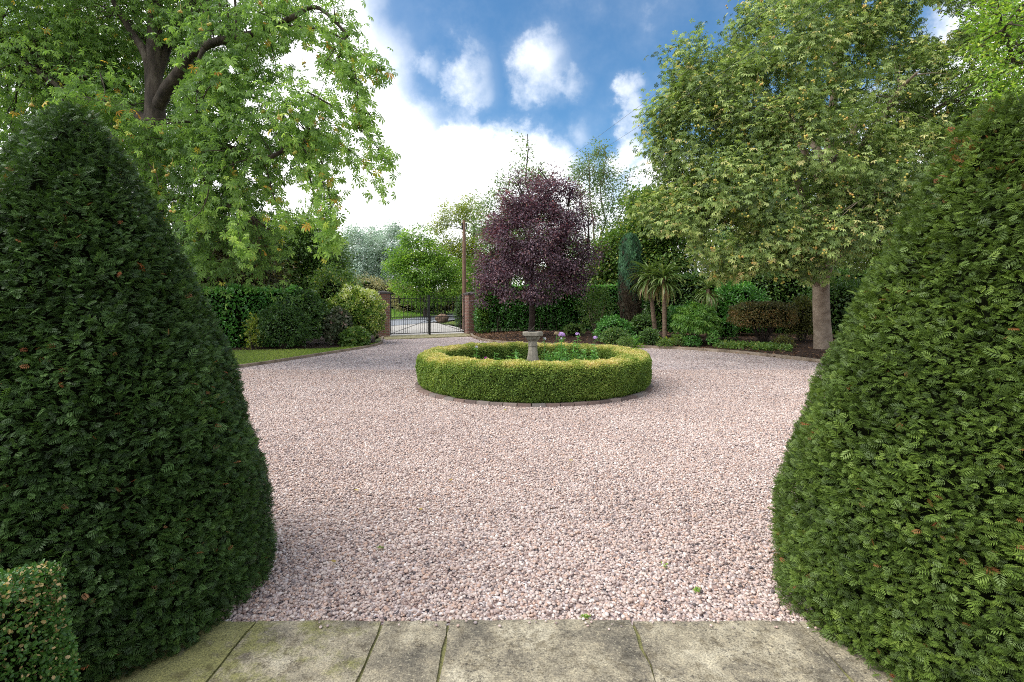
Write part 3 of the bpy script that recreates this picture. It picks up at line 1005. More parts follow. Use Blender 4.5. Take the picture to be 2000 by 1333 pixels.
# ------------------------------------------------------------------ clipped shapes: yew cones, box
def cone_yew(c, prof, mat, label, nspray, seed, size=.035, red=.008, brown_top=0.0):
    global rng
    rng = np.random.default_rng(seed)
    prof = np.array(prof, float)              # (r, z) bottom to top
    z = prof[:, 1]
    root = thing('yew_cone', (c[0], c[1], 0), label, 'topiary')
    g = Geo()
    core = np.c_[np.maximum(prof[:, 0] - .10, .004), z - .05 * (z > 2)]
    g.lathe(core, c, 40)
    g.build('shade_core', M['core'], root, smooth=True)
    # pick heights by area
    zz = np.linspace(z[0], z[-1], 400)
    rr = np.interp(zz, z, prof[:, 0])
    w = rr + .05
    h = rng.choice(zz, nspray, p=w / w.sum()) + rng.uniform(-.004, .004, nspray)
    th = rng.uniform(0, 2 * math.pi, nspray)
    r = np.interp(h, z, prof[:, 0])
    slope = -(np.interp(h + .03, z, prof[:, 0]) - np.interp(h - .03, z, prof[:, 0])) / .06
    out = np.c_[np.cos(th), np.sin(th), np.clip(slope, -1, 3)]
    out = nrmz(out)
    # lumps and hollows of a clipped surface
    lump = .022 * np.sin(th * 5 + h * 4.1 + seed) + .018 * np.sin(th * 9 - h * 7.3) + .016 * np.sin(h * 11 + th * 3)
    cl = .5 + .28 * np.sin(th * 13 + 2.1 * np.sin(h * 9)) * np.sin(h * 19 + 1.7 * np.sin(th * 7)) + .28 * np.sin(th * 29 + 2.3 * np.sin(h * 23)) * np.sin(h * 47 + 2.2 * np.sin(th * 17))
    depth = rng.uniform(0, 1, nspray) ** 1.2 * .060 + .15 * np.clip(.42 - cl, 0, 1)
    pos = np.c_[c[0] + r * np.cos(th), c[1] + r * np.sin(th), h] + out * (.55 * lump - depth - .004)[:, None]
    tang = np.cross(out, UP)
    fw = out * rng.uniform(.15, .85, (nspray, 1)) + nrmz(tang) * rng.normal(0, .7, (nspray, 1)) + UP * rng.normal(0, .38, (nspray, 1))
    nr = UP * .8 + out * .45 + rng.normal(0, .45, (nspray, 3))
    sz = size * rng.uniform(.6, 1.25, nspray) * np.where(rng.uniform(size=nspray) < .05, 1.6, 1)
    patch = .5 + .5 * np.sin(th * 4 + h * 3.0 + seed * 1.3) * np.sin(h * 5.1 - th * 2.2)
    t = np.clip(.02 + .36 * cl + .42 * rng.uniform(size=nspray) ** 1.3 + .14 * patch, 0, .9)  # needles in the hollows tinted darker, recess shade put into the colour
    dead = rng.uniform(size=nspray) < red * (0.3 + 2.2 * (patch > .82) + brown_top * 5 * np.clip((h - 1.7) / .8, 0, 1) * (patch > .4))
    t[dead] = rng.uniform(.955, 1, dead.sum())
    g = Geo()
    g.scatter(*T_YEW, pos, fw, nr, sz, t)
    g.build('foliage', mat, root)
    return root


PL = [(.965, .02), (.965, .12), (.96, .30), (.95, .42), (.905, .69), (.845, .95), (.745, 1.27), (.615, 1.58), (.49, 1.88), (.37, 2.16), (.225, 2.43), (.15, 2.55), (.08, 2.63), (.01, 2.665)]
PR = [(1.045, .02), (1.045, .15), (1.035, .35), (1.022, .48), (.97, .755), (.90, .965), (.785, 1.3), (.655, 1.576), (.525, 1.866), (.385, 2.14), (.268, 2.39), (.195, 2.52), (.11, 2.61), (.01, 2.64)]
cone_yew((-2.36, 2.75), PL, M['yew_shaded'], 'dark clipped yew cone on the left, behind a low box bush', 98000, 11)
cone_yew((2.49, 2.56), PR, M['yew_lit'], 'brighter-lit clipped yew cone on the right beside the paving', 100000, 12, brown_top=1.0)


def surf_points_box(c, s, n, top=True, front=True):
    """points and normals on the sides and top of a box"""
    x, y, z = s
    areas = np.array([y * z, y * z, x * z, x * z, x * y])
    k = rng.choice(5, n, p=areas / areas.sum())
    u, v = rng.uniform(-.5, .5, n), rng.uniform(-.5, .5, n)
    p = np.zeros((n, 3))
    nm = np.zeros((n, 3))
    for i, (ax, sg) in enumerate([(0, -1), (0, 1), (1, -1), (1, 1), (2, 1)]):
        m = k == i
        o = [a for a in range(3) if a != ax]
        p[m, ax] = sg * .5
        p[m, o[0]] = u[m]
        p[m, o[1]] = v[m]
        nm[m, ax] = sg
    return p * np.array(s) + np.array(c) , nm


def leaves_on(pos, nm, size, tmpl, mat, parent, tint, name='foliage', depth=.06, jitter=.5, upb=.5, g=None, droop=.0):
    n = len(pos)
    own = g is None
    if own:
        g = Geo()
    p = pos - nm * (rng.uniform(0, 1, n) ** 1.4 * depth)[:, None] + rng.normal(0, size * .3, (n, 3))
    fw = nm * .6 + rng.normal(0, jitter + .15, (n, 3)) + UP * (.1 - droop)
    nr = nm * .7 + UP * upb + rng.normal(0, jitter, (n, 3))
    g.scatter(*tmpl, p, fw, nr, size * rng.uniform(.65, 1.3, n), tint)
    return g.build(name, mat, parent) if own else g


def box_bush():
    root = thing('box_bush', (-1.75, 1.1, 0), 'low square-cut box bush in front of the left yew cone', 'shrub')
    c, s = np.array((-1.66, .99, .445)), np.array((.88, .90, .88))
    g = Geo()
    g.box(c - np.array((0, 0, .03)), s - .1)
    g.build('shade_core', M['core'], root)
    p, nm = surf_points_box(c, s, 170000)
    # soften the corners
    q = (p - c) / (s / 2)
    rr = np.sum(np.abs(q) ** 14, axis=1) ** (1 / 14)
    p = c + (q / np.maximum(rr, 1)[:, None] ** 1.0) * (s / 2) + .02 * np.sin(p * 14)[:, [1, 2, 0]]
    lumpt = .5 + .5 * np.sin(p[:, 0] * 21) * np.sin(p[:, 1] * 17 + p[:, 2] * 19)
    t = np.clip(.25 + .3 * lumpt + rng.normal(0, .16, len(p)), 0, .84)
    brown = rng.uniform(size=len(p)) < .07 + .10 * (p[:, 2] > .75)
    t[brown] = rng.uniform(.86, 1, brown.sum())
    leaves_on(p, nm, .0105, T_ROUND, M['box_bush'], root, t, depth=.06, jitter=.55)


box_bush()


def ring_hedge():
    root = thing('round_box_hedge', (HC[0], HC[1], 0), 'circular clipped box hedge ring around the sundial with yellowish top', 'hedge')
    ro, ri, h = 2.25, 1.72, .645
    prof = [(ro - .12, .03), (ro - .03, .12), (ro, .3), (ro, .5), (ro - .03, .59), (ro - .10, h), (ri + .08, h), (ri + .02, .60), (ri, .5), (ri, .03)]
    g = Geo()
    pc = np.array(prof)
    cen = np.array([(ro + ri) / 2, .32])
    pcc = cen + (pc - cen) * np.array([.80, .88])
    g.lathe(np.vstack([pcc, pcc[:1]]), HC, 72)
    g.build('shade_core', M['core_mid'], root, smooth=True)
    # along the profile
    seg = np.linalg.norm(np.diff(pc, axis=0), axis=1) * ((pc[:-1, 0] + pc[1:, 0]) / 2)
    n = 260000
    k = rng.choice(len(seg), n, p=seg / seg.sum())
    u = rng.uniform(size=n)
    q = pc[k] * (1 - u)[:, None] + pc[k + 1] * u[:, None]
    tv = pc[k + 1] - pc[k]
    nn = nrmz(np.c_[tv[:, 1], -tv[:, 0]])
    th = rng.uniform(0, 2 * math.pi, n)
    nm = np.c_[nn[:, 0] * np.cos(th), nn[:, 0] * np.sin(th), nn[:, 1]]
    lump = .010 * np.sin(th * 11 + 3 * q[:, 1]) + .012 * np.sin(th * 3 + 1) + .009 * np.sin(th * 23 + 9 * q[:, 1] + q[:, 0] * 6) + .008 * np.sin(th * 41 - q[:, 1] * 16)
    pos = np.c_[HC[0] + q[:, 0] * np.cos(th), HC[1] + q[:, 0] * np.sin(th), q[:, 1]] + nm * lump[:, None]
    patch = .5 + .5 * np.sin(th * 15 + 5 * np.sin(q[:, 1] * 6)) * np.sin(th * 7 + q[:, 1] * 10)
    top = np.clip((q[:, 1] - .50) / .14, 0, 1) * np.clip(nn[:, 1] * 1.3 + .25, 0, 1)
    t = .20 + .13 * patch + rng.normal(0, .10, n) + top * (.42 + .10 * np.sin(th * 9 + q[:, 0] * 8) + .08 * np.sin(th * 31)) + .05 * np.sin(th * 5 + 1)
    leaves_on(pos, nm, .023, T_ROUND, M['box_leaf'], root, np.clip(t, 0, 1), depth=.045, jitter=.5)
    # brick edging at its foot
    g = Geo()
    nb = 64
    for i in range(nb):
        a = 2 * math.pi * i / nb
        g.box((HC[0] + 2.225 * math.cos(a), HC[1] + 2.225 * math.sin(a), .015 + random.uniform(-.004, .004)), (.105, .208, .075), a + random.uniform(-.02, .02), random.random())
    tag(g.build('brick_edging', M['edge_brick']), 'ring of weathered bricks set in the gravel at the foot of the round hedge', 'edging')
    # soil inside
    g = Geo()
    th = np.linspace(0, 2 * math.pi, 40, endpoint=False)
    g.add(np.vstack([np.c_[HC[0] + 2.15 * np.cos(th), HC[1] + 2.15 * np.sin(th), np.full(40, .02)], [(HC[0], HC[1], .06)]]),
          np.stack([np.arange(40), (np.arange(40) + 1) % 40, np.full(40, 40)], -1))
    structure(g.build('round_soil_bed', M['soil'], smooth=True))


ring_hedge()


# ------------------------------------------------------------------ sundial
def sundial():
    root = thing('sundial', (HC[0], HC[1], 0), 'weathered stone sundial pedestal in the middle of the round hedge', 'sundial')
    x, y = HC
    def octo(prof, name):
        g = Geo()
        p = np.array(prof, float)
        p = np.vstack([[(0.001, p[0, 1])], p, [(0.001, p[-1, 1])]])
        g.lathe(p, (x, y), 8, rot=R(22.5 + 8))
        return g.build(name, M['sundial'], root)
    octo([(.20, .03), (.20, .13), (.185, .15)], 'base_plinth')
    octo([(.150, .151), (.150, .40), (.142, .425), (.138, .44), (.120, .49), (.104, .56), (.094, .64), (.089, .72), (.089, .745), (.096, .75), (.100, .762), (.096, .775), (.088, .78), (.090, .84),
          (.098, .855), (.112, .865), (.122, .88), (.142, .90), (.150, .93), (.150, .945)], 'shaft')
    octo([(.175, .946), (.205, .955), (.208, .975), (.208, 1.015), (.200, 1.03)], 'cap')
    g = Geo()
    g.lathe([(.001, 1.031), (.085, 1.031), (.085, 1.036), (.001, 1.037)], (x - .01, y), 24)
    g.build('dial_plate', M['bronze'], root)
    g = Geo()
    for s in (-.003, .003):
        pass
    v = [(-.07, -.003, 1.036), (.035, -.003, 1.036), (.045, -.003, 1.15), (-.07, .003, 1.036), (.035, .003, 1.036), (.045, .003, 1.15),
         (.0, -.003, 1.036), (.03, -.003, 1.10)]
    g.tube([(x - .07, y, 1.037), (x - .01, y, 1.09), (x + .045, y, 1.15)], .006, 6)
    g.tube([(x + .02, y, 1.037), (x + .022, y, 1.085), (x - .005, y, 1.095)], .005, 6)
    g.build('gnomon', M['bronze'], root)


sundial()


# ------------------------------------------------------------------ gate and pillars
def gate():
    W = np.linalg.norm(GATE_R - GATE_L)
    rz = math.atan2(gd[1], gd[0])
    def P(s, z, o=0.0):
        q = GATE_L + gd * s + gn * o
        return (q[0], q[1], z)
    zt, zm, zm2, zb, top = 1.80, .92, .78, .13, 1.92
    def leaf(s0, s1, label, hinge):
        root = thing('iron_gate', P(s0 if hinge == 0 else s1, .03), label, 'gate', 'pair of driveway gates')
        fr = Geo()
        for z, w in ((zt, .03), (1.66, .014), (zm, .03), (zm2, .022), (zb, .035)):
            c = P((s0 + s1) / 2, z)
            fr.box(c, (s1 - s0 - .05, .03, w), rz)
        for s in (s0, s1):
            fr.box(P(s + (.02 if s == s0 else -.02), (top + .08) / 2 + .03), (.045, .045, top - .02), rz)
        fr.build('frame', M['iron'], root)
        n = 9
        for i in range(1, n):
            s = s0 + (s1 - s0) * i / n
            g = Geo()
            g.box(P(s, (zb + top - .03) / 2), (.018, .018, top - .03 - zb), rz)
            q = P(s, top - .045)
            g.lathe([(.012, q[2]), (.016, q[2] + .03), (.002, q[2] + .085)], q[:2], 6)
            g.build('bar', M['iron'], root)
        # shorter bars between
        for i in range(n):
            s = s0 + (s1 - s0) * (i + .5) / n
            g = Geo()
            g.box(P(s, (zb + zm) / 2), (.012, .012, zm - zb), rz)
            g.build('bar', M['iron'], root)
        g = Geo()
        a, b = (P(s0 + .05, zb + .02, .025), P(s1 - .06, zm2 - .04, .025)) if hinge == 0 else (P(s1 - .05, zb + .02, .025), P(s0 + .06, zm2 - .04, .025))
        g.tube([a, b], .012, 6)
        g.build('brace', M['iron'], root)
        # ring row between the middle rails
        g = Geo()
        for i in range(2 * n):
            s = s0 + (s1 - s0) * (i + .5) / (2 * n)
            th = np.linspace(0, 2 * math.pi, 13)
            g.tube([P(s + .045 * math.cos(t), (zm + zm2) / 2 + .045 * math.sin(t)) for t in th], .006, 5, cap=False)
        g.build('scroll_row', M['iron'], root)
        # scrolled top of the hinge stile
        s = s0 + .02 if hinge == 0 else s1 - .02
        sg = 1 if hinge == 0 else -1
        g = Geo()
        th = np.linspace(math.pi, -.9 * math.pi * .6, 14)
        g.tube([P(s, top)] + [P(s + sg * (.075 + .075 * math.cos(t)), top + .06 + .075 * math.sin(t)) for t in th], .016, 6)
        g.build('scroll', M['iron'], root)
        return root
    m = W / 2
    a = leaf(.04, m - .015, 'left leaf of the black iron gate, its brace rising to the right', 0)
    b = leaf(m + .015, W - .04, 'right leaf of the black iron gate, carrying the latch', 1)
    g = Geo()
    g.box(P(m + .04, .50, .03), (.09, .03, .95), rz)
    g.box(P(m, .72, .05), (.20, .03, .05), rz)
    g.tube([P(m + .01, .30, .04), P(m + .01, -.0, .04)], .012, 6)
    g.build('latch', M['iron'], b)


gate()


def pillar(c, label, w=.52, h=2.02):
    root = thing('brick_pillar', (c[0], c[1], 0), label, 'gate pillar')
    rz = math.atan2(gd[1], gd[0])
    g = Geo()
    g.box((0, 0, h / 2), (w, w, h))
    o = g.build('shaft', M['brick'])
    o.parent = root
    o.rotation_euler[2] = rz
    g = Geo()
    hw = w / 2 + .05
    g.add([(-hw, -hw, h), (hw, -hw, h), (hw, hw, h), (-hw, hw, h), (-hw, -hw, h + .07), (hw, -hw, h + .07), (hw, hw, h + .07), (-hw, hw, h + .07), (0, 0, h + .16)],
          [(0, 3, 2, 1), (0, 1, 5, 4), (1, 2, 6, 5), (2, 3, 7, 6), (3, 0, 4, 7)])
    g.add([(-hw, -hw, h + .07), (hw, -hw, h + .07), (hw, hw, h + .07), (-hw, hw, h + .07), (0, 0, h + .16)], [(0, 1, 4), (1, 2, 4), (2, 3, 4), (3, 0, 4)])
    o = g.build('cap', M['capstone'])
    o.parent = root
    o.rotation_euler[2] = rz
    return root


pillar(GATE_L - gd * .32, 'brick gate pillar half hidden by the variegated shrub')
pillar(GATE_R + gd * .33, 'brick gate pillar with dark capstone right of the iron gate')


# ------------------------------------------------------------------ trees
def sag_path(a, b, k=5, sag=0.0, wob=.04):
    a, b = np.array(a, float), np.array(b, float)
    t = np.linspace(0, 1, k)[:, None]
    L = np.linalg.norm(b - a)
    p = a * (1 - t) + b * t
    p[:, 2] += (np.sin(t[:, 0] * math.pi) * sag * L)
    p[1:-1] += rng.normal(0, wob * L / k, (k - 2, 3))
    return p


def crown_points(blobs, nclump, shell=.5, avoid=None, keep=None):
    bl = np.array(blobs, float)
    w = (bl[:, 3] * bl[:, 4] * bl[:, 5]) ** (2 / 3)
    if bl.shape[1] > 6:
        w = w * bl[:, 6]
    C, O = [], []
    tot = 0
    while tot < nclump:
        k = rng.choice(len(bl), nclump, p=w / w.sum())
        d = unit(nclump)
        r = shell + (1 - shell) * rng.uniform(size=nclump) ** .7
        c = bl[k, :3] + d * r[:, None] * bl[k, 3:6]
        ok = np.ones(nclump, bool)
        if avoid is not None:
            ok &= ~avoid(c)
        C.append(c[ok])
        O.append(d[ok])
        tot += ok.sum()
    return np.concatenate(C)[:nclump], np.concatenate(O)[:nclump]


def clump_leaves(g, C, O, per, spread, size, tmpl, droop=.35, tb=.35, tr=.22, tc=.3, flat=.65, avoid=None, out_w=.7, hue=None):
    n = len(C)
    k = rng.poisson(per, n) + 1
    idx = np.repeat(np.arange(n), k)
    m = len(idx)
    off = rng.normal(0, 1, (m, 3)) * spread * np.array([1, 1, flat])
    pos = C[idx] + off
    o = O[idx] * out_w + nrmz(off) * .6
    fw = o + rng.normal(0, .4, (m, 3)) - UP * droop
    nr = UP + O[idx] * .35 + rng.normal(0, .38, (m, 3))
    ct = rng.uniform(-1, 1, n)
    t = tb + tc * ct[idx] + tr * rng.normal(size=m)
    if hue is not None:
        t = hue(pos, t)
    if avoid is not None:
        ok = ~avoid(pos)
        pos, fw, nr, t = pos[ok], fw[ok], nr[ok], t[ok]
    g.scatter(*tmpl, pos, fw, nr, size * rng.uniform(.7, 1.25, len(pos)), np.clip(t, 0, 1))
    return g


def twigs(g, nodes, C, rad=.02, frac=1.0, sag=.06):
    """thin branches from the limbs out to the leaf clumps"""
    nodes = np.asarray(nodes, float)
    for c in C:
        if rng.uniform() > frac:
            continue
        d = np.linalg.norm(nodes - c, axis=1) + np.maximum(0, nodes[:, 2] - c[2]) * .3
        a = nodes[np.argmin(d)]
        p = sag_path(a, c, 5, sag)
        L = np.linalg.norm(c - a)
        r0 = min(rad, .012 + .006 * L)
        g.tube(p, np.linspace(r0, r0 * .3, 5), 4, cap=False)


def tree(name, label, cat, base, trunk_top, r0, r1, blobs, mat, nclump, per, spread, size, tmpl=T_LEAF, bark='bark', group=None, twig=.4, shell=.5,
         droop=.3, limbs=None, seed=1, trunk_bend=.15, tb=.42, tr=.16, tc=.22, stems=None, twrad=.03, avoid=None, flat=.65, hue=None):
    global rng
    rng = np.random.default_rng(seed)
    base = np.array(base, float)
    root = thing(name, base, label, cat, group)
    g = Geo()
    nodes = []
    for (b0, t0, ra, rb) in (stems or [(base, trunk_top, r0, r1)]):
        p = sag_path(np.array(b0) - UP * .15, t0, 9, 0, trunk_bend)
        rr = np.linspace(ra, rb, 9)
        rr[0] *= 1.35
        g.tube(p, rr, 12, wob=.03)
        nodes += list(p[3:])
    for bl in blobs:
        c = np.array(bl[:3])
        nd = np.array(nodes)
        a = nd[np.argmin(np.linalg.norm(nd - c, axis=1) + np.maximum(0, nd[:, 2] - c[2] + .5) * 2)]
        p = sag_path(a, c, 7, .08)
        L = np.linalg.norm(c - a)
        g.tube(p, np.linspace(min(r1 * .75, .05 + .025 * L), .015, 7), 7, cap=False)
        nodes += list(p[2:])
        for _ in range(3):
            e = c + unit(1)[0] * np.array(bl[3:6]) * .65
            p = sag_path(c if rng.uniform() < .5 else a, e, 6, .08)
            g.tube(p, np.linspace(min(r1 * .5, .035), .01, 6), 5, cap=False)
            nodes += list(p[2:])
    C, O = crown_points(blobs, nclump, shell, avoid)
    twigs(g, nodes, C, twrad, twig)
    g.build('trunk', M[bark], root, smooth=True)
    lg = Geo()
    clump_leaves(lg, C, O, per, spread, size, tmpl, droop, tb, tr, tc, flat, avoid, hue=hue)
    lg.build('crown', mat, root)
    return root


# fruit clusters
def fruit_meshes(n=4):
    out = []
    for i in range(n):
        g = Geo()
        for j in range(random.randint(2, 4)):
            v = ICO2[0] * (.022 + .008 * random.random())
            c = np.array([random.uniform(-.045, .045), random.uniform(-.045, .045), random.uniform(-.05, .03)])
            g.add(v + c, ICO2[1], random.random())
        g.tube([(0, 0, .02), (0.01, 0, .09), (0, .01, .16)], .004, 5)
        o = g.build('fruit_cluster', M['conker'], smooth=True)
        out.append(o.data)
        bpy.data.objects.remove(o)
    return out


FRUIT = fruit_meshes()


def hang_fruit(crown_parent, pts):
    for p in pts:
        o = bpy.data.objects.new('fruit_cluster', random.choice(FRUIT))
        COL.objects.link(o)
        o.parent = crown_parent
        o.location = (p[0], p[1], p[2])          # the crown's mesh is in world coordinates
        o.rotation_euler[2] = random.uniform(0, 6)


def proj(p):
    return 1000 + 1000 * p[:, 0] / p[:, 1], 592 + 1000 * (EYE - p[:, 2]) / p[:, 1]


def left_chestnut():
    global rng
    rng = np.random.default_rng(31)
    base = np.array([-9.3, 13.2, 0.0])
    root = thing('horse_chestnut', base, 'large horse chestnut with drooping bright leaves behind the left yew cone', 'tree')
    g = Geo()
    nodes = []
    def limb(pts, r0, r1, sides=10, k=None):
        p = smooth_line(pts, k or len(pts) * 4)
        g.tube(p, np.linspace(r0, r1, len(p)), sides, wob=.025)
        nodes.extend(p[2:])
        return p
    f = at(303, 215, 13.2)
    limb([base - UP * .2, base + UP * 2, at(300, 300, 13.2), f, at(300, 120, 13.3), at(305, 20, 13.4), at(315, -120, 13.6)], .36, .10, 14)
    # the arching limb to the right
    limb([at(305, 215, 13.2), at(328, 172, 12.9), at(352, 140, 12.7), at(368, 112, 12.5), at(400, 90, 12.2), at(440, 78, 12.0), at(520, 60, 11.8), at(570, 35, 11.6), at(620, 15, 11.5), at(680, 70, 11.3)], .17, .03)
    limb([at(400, 90, 12.2), at(385, 130, 12.0), at(388, 165, 11.8), at(380, 240, 11.6)], .06, .02)
    limb([at(298, 180, 13.2), at(285, 110, 13.2), at(255, 60, 13.4), at(220, 0, 13.4), at(180, -80, 13.5)], .13, .04)
    limb([at(303, 250, 13.2), at(240, 210, 13.6), at(150, 190, 13.8), at(60, 130, 14.0), at(-60, 60, 14)], .15, .04)
    limb([at(303, 290, 13.2), at(230, 255, 12.6), at(170, 220, 12.0), at(120, 200, 11.5)], .10, .03)
    limb([at(305, 150, 13.3), at(350, 40, 13.8), at(420, -40, 14), at(520, -100, 14)], .14, .04)
    limb([at(303, 330, 13.2), at(380, 300, 12.4), at(450, 290, 11.8), at(520, 310, 11.4), at(600, 260, 11.2)], .11, .03)
    limb([at(303, 380, 13.2), at(370, 390, 12.5), at(440, 400, 12), at(500, 430, 11.8)], .09, .03)
    blobs = []
    def B(px, py, d, rx, ry, rz, w=1):
        blobs.append((*at(px, py, d), rx, ry, rz, w))
    B(240, 40, 14.5, 3.2, 2.4, 2.6, .9)
    B(60, 60, 14.2, 2.6, 2.2, 2.8, .9)
    B(420, -20, 13.2, 2.6, 2.2, 1.8)
    B(170, -130, 13.5, 4.0, 3, 2.6, .8)
    B(480, 90, 11.9, 1.5, 1.4, 1.2, 1.5)
    B(590, 40, 11.6, 1.25, 1.3, .7, .9)
    B(635, 135, 11.4, .7, 1.0, .6, .6)
    B(470, 230, 11.7, 1.5, 1.4, 1.4, 1.5)
    B(560, 255, 11.4, 1.25, 1.3, 1.0, 1.0)
    B(620, 275, 11.3, .8, .9, .45, .7)
    B(480, 350, 11.9, 1.3, 1.4, 1.1, 1.0)
    B(400, 280, 12.3, 1.0, 1.3, 1.6, 1.2)
    B(430, 450, 12.6, 1.35, 1.5, 1.3, 1.2)
    B(490, 480, 12.8, .9, 1.2, .9, .9)
    B(260, 250, 11.6, 1.2, 1.0, .5, 1.3)
    B(190, 210, 11.4, 1.0, 1.0, .45, 1.3)
    B(330, 330, 12.6, 1.0, 1.2, 1.6, 1.0)
    B(130, 150, 15.5, 3.0, 2, 2.8, .8)
    B(270, 180, 16.2, 3.4, 1.6, 3.0, .8)
    def avoid(p):
        px, py = proj(p)
        near = p[:, 1] < 13.6
        a = near & (px > 272) & (px < 338) & (py > 95) & (py < 232)
        b = near & (np.abs(py - np.interp(px, [320, 352, 400, 445], [180, 140, 92, 78])) < 16) & (px > 318) & (px < 445)
        far_gap = ((px > 640) & (py > 190) & (py < 215)) | (((px - 585) / 42) ** 2 + ((py - 108 + 10 * np.sin(px / 9)) / 24) ** 2 < .7 + .6 * rng.uniform(size=len(px))) | (((px - 592) / 34) ** 2 + ((py - 400 + 14 * np.sin(px / 8)) / 55) ** 2 < .6 + .7 * rng.uniform(size=len(px))) | ((np.sin(px / 19 + py / 47) * np.sin(py / 15 - px / 33) > .55 + .4 * rng.uniform(size=len(px))) & (px > 400))
        return a | b | far_gap
    C, O = crown_points(blobs, 980, .35, avoid)
    twigs(g, nodes, C, .03, .55)
    lg = Geo()
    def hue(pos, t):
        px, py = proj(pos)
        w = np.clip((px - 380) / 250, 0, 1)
        t = t * .8 + .16 * w - .12 * (py > 430)  # right side tinted lighter as if sunlit; low leaves tinted darker
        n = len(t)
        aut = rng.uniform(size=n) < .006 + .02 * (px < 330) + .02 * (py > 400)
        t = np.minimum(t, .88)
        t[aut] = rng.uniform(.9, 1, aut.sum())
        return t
    k_ = rng.uniform(size=len(C)) < .5
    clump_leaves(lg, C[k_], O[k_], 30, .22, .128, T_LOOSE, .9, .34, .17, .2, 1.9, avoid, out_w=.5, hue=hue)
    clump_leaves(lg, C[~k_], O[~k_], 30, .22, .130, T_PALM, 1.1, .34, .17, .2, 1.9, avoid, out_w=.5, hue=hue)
    # weeping outer branches, clothed along their length
    WB = [[(560, 50, 11.6), (640, 62, 11.3), (700, 100, 11.1), (735, 140, 11.0), (745, 118, 11.0)],
          [(620, 110, 11.4), (670, 130, 11.2), (700, 165, 11.1), (712, 190, 11.1)],
          [(600, 180, 11.3), (660, 215, 11.1), (712, 262, 11.0), (748, 300, 10.9), (762, 312, 10.9)],
          [(600, 250, 11.3), (670, 285, 11.1), (715, 325, 11.0), (738, 372, 10.9)],
          [(590, 270, 11.2), (630, 320, 11.0), (645, 390, 10.95), (650, 440, 10.9), (640, 490, 10.9)],
          [(560, 260, 11.3), (600, 300, 11.0), (632, 360, 10.9), (636, 440, 10.85), (655, 470, 10.85)],
          [(640, 60, 11.3), (665, 120, 11.2), (690, 160, 11.1)],
          [(690, 235, 11.1), (720, 222, 11.0), (735, 262, 11.0)],
          [(450, 300, 11.6), (470, 390, 11.3), (465, 450, 11.2), (480, 500, 11.2)],
          [(380, 290, 12), (400, 360, 11.6), (395, 420, 11.5), (370, 430, 11.5)],
          [(520, 330, 11.5), (540, 400, 11.3), (560, 440, 11.3)],
          [(600, 330, 11.2), (612, 380, 11.1), (600, 430, 11.1)],
          [(690, 110, 11.1), (700, 200, 11.0), (705, 240, 11.0)]]
    for wb in WB:
        p = smooth_line([at(*q) for q in wb], 24)
        g.tube(p, np.linspace(.022, .006, 24), 5, cap=False)
        L = np.linalg.norm(np.diff(p, axis=0), axis=1).sum()
        n = int(L * 62)
        k = rng.uniform(0, 23, n)
        i = k.astype(int)
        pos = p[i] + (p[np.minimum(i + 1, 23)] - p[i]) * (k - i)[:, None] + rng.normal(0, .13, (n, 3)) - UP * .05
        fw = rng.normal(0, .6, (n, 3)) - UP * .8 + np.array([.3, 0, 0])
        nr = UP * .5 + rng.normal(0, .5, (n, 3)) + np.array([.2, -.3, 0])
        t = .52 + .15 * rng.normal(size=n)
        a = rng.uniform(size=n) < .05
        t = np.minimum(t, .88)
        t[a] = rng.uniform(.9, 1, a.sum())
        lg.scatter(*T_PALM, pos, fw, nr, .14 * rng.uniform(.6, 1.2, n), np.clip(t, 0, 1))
    # bare twigs hanging out of the leaves
    for tw in ([(395, 315, 11.2), (408, 345, 11.1), (405, 385, 11.1), (390, 415, 11.1), (365, 433, 11.1), (348, 428, 11.1)],
               [(170, 150, 11.2), (155, 150, 11.2), (160, 165, 11.2)], [(195, 142, 11.2), (205, 180, 11.1), (195, 205, 11.1)], [(290, 320, 11.5), (305, 340, 11.4), (310, 365, 11.4)]):
        g.tube(smooth_line([at(*q) for q in tw], 18), np.linspace(.014, .006, 18), 5, cap=False)
    tr = g.build('trunk', M['bark'], root, smooth=True)
    crown = lg.build('crown', M['chestnut_left'], root)
    m = C[(C[:, 1] < 12.4)]
    pick = m[rng.choice(len(m), 42, replace=False)] + rng.normal(0, .2, (42, 3)) + np.array([0, -.6, -.1])
    hang_fruit(crown, pick)


left_chestnut()


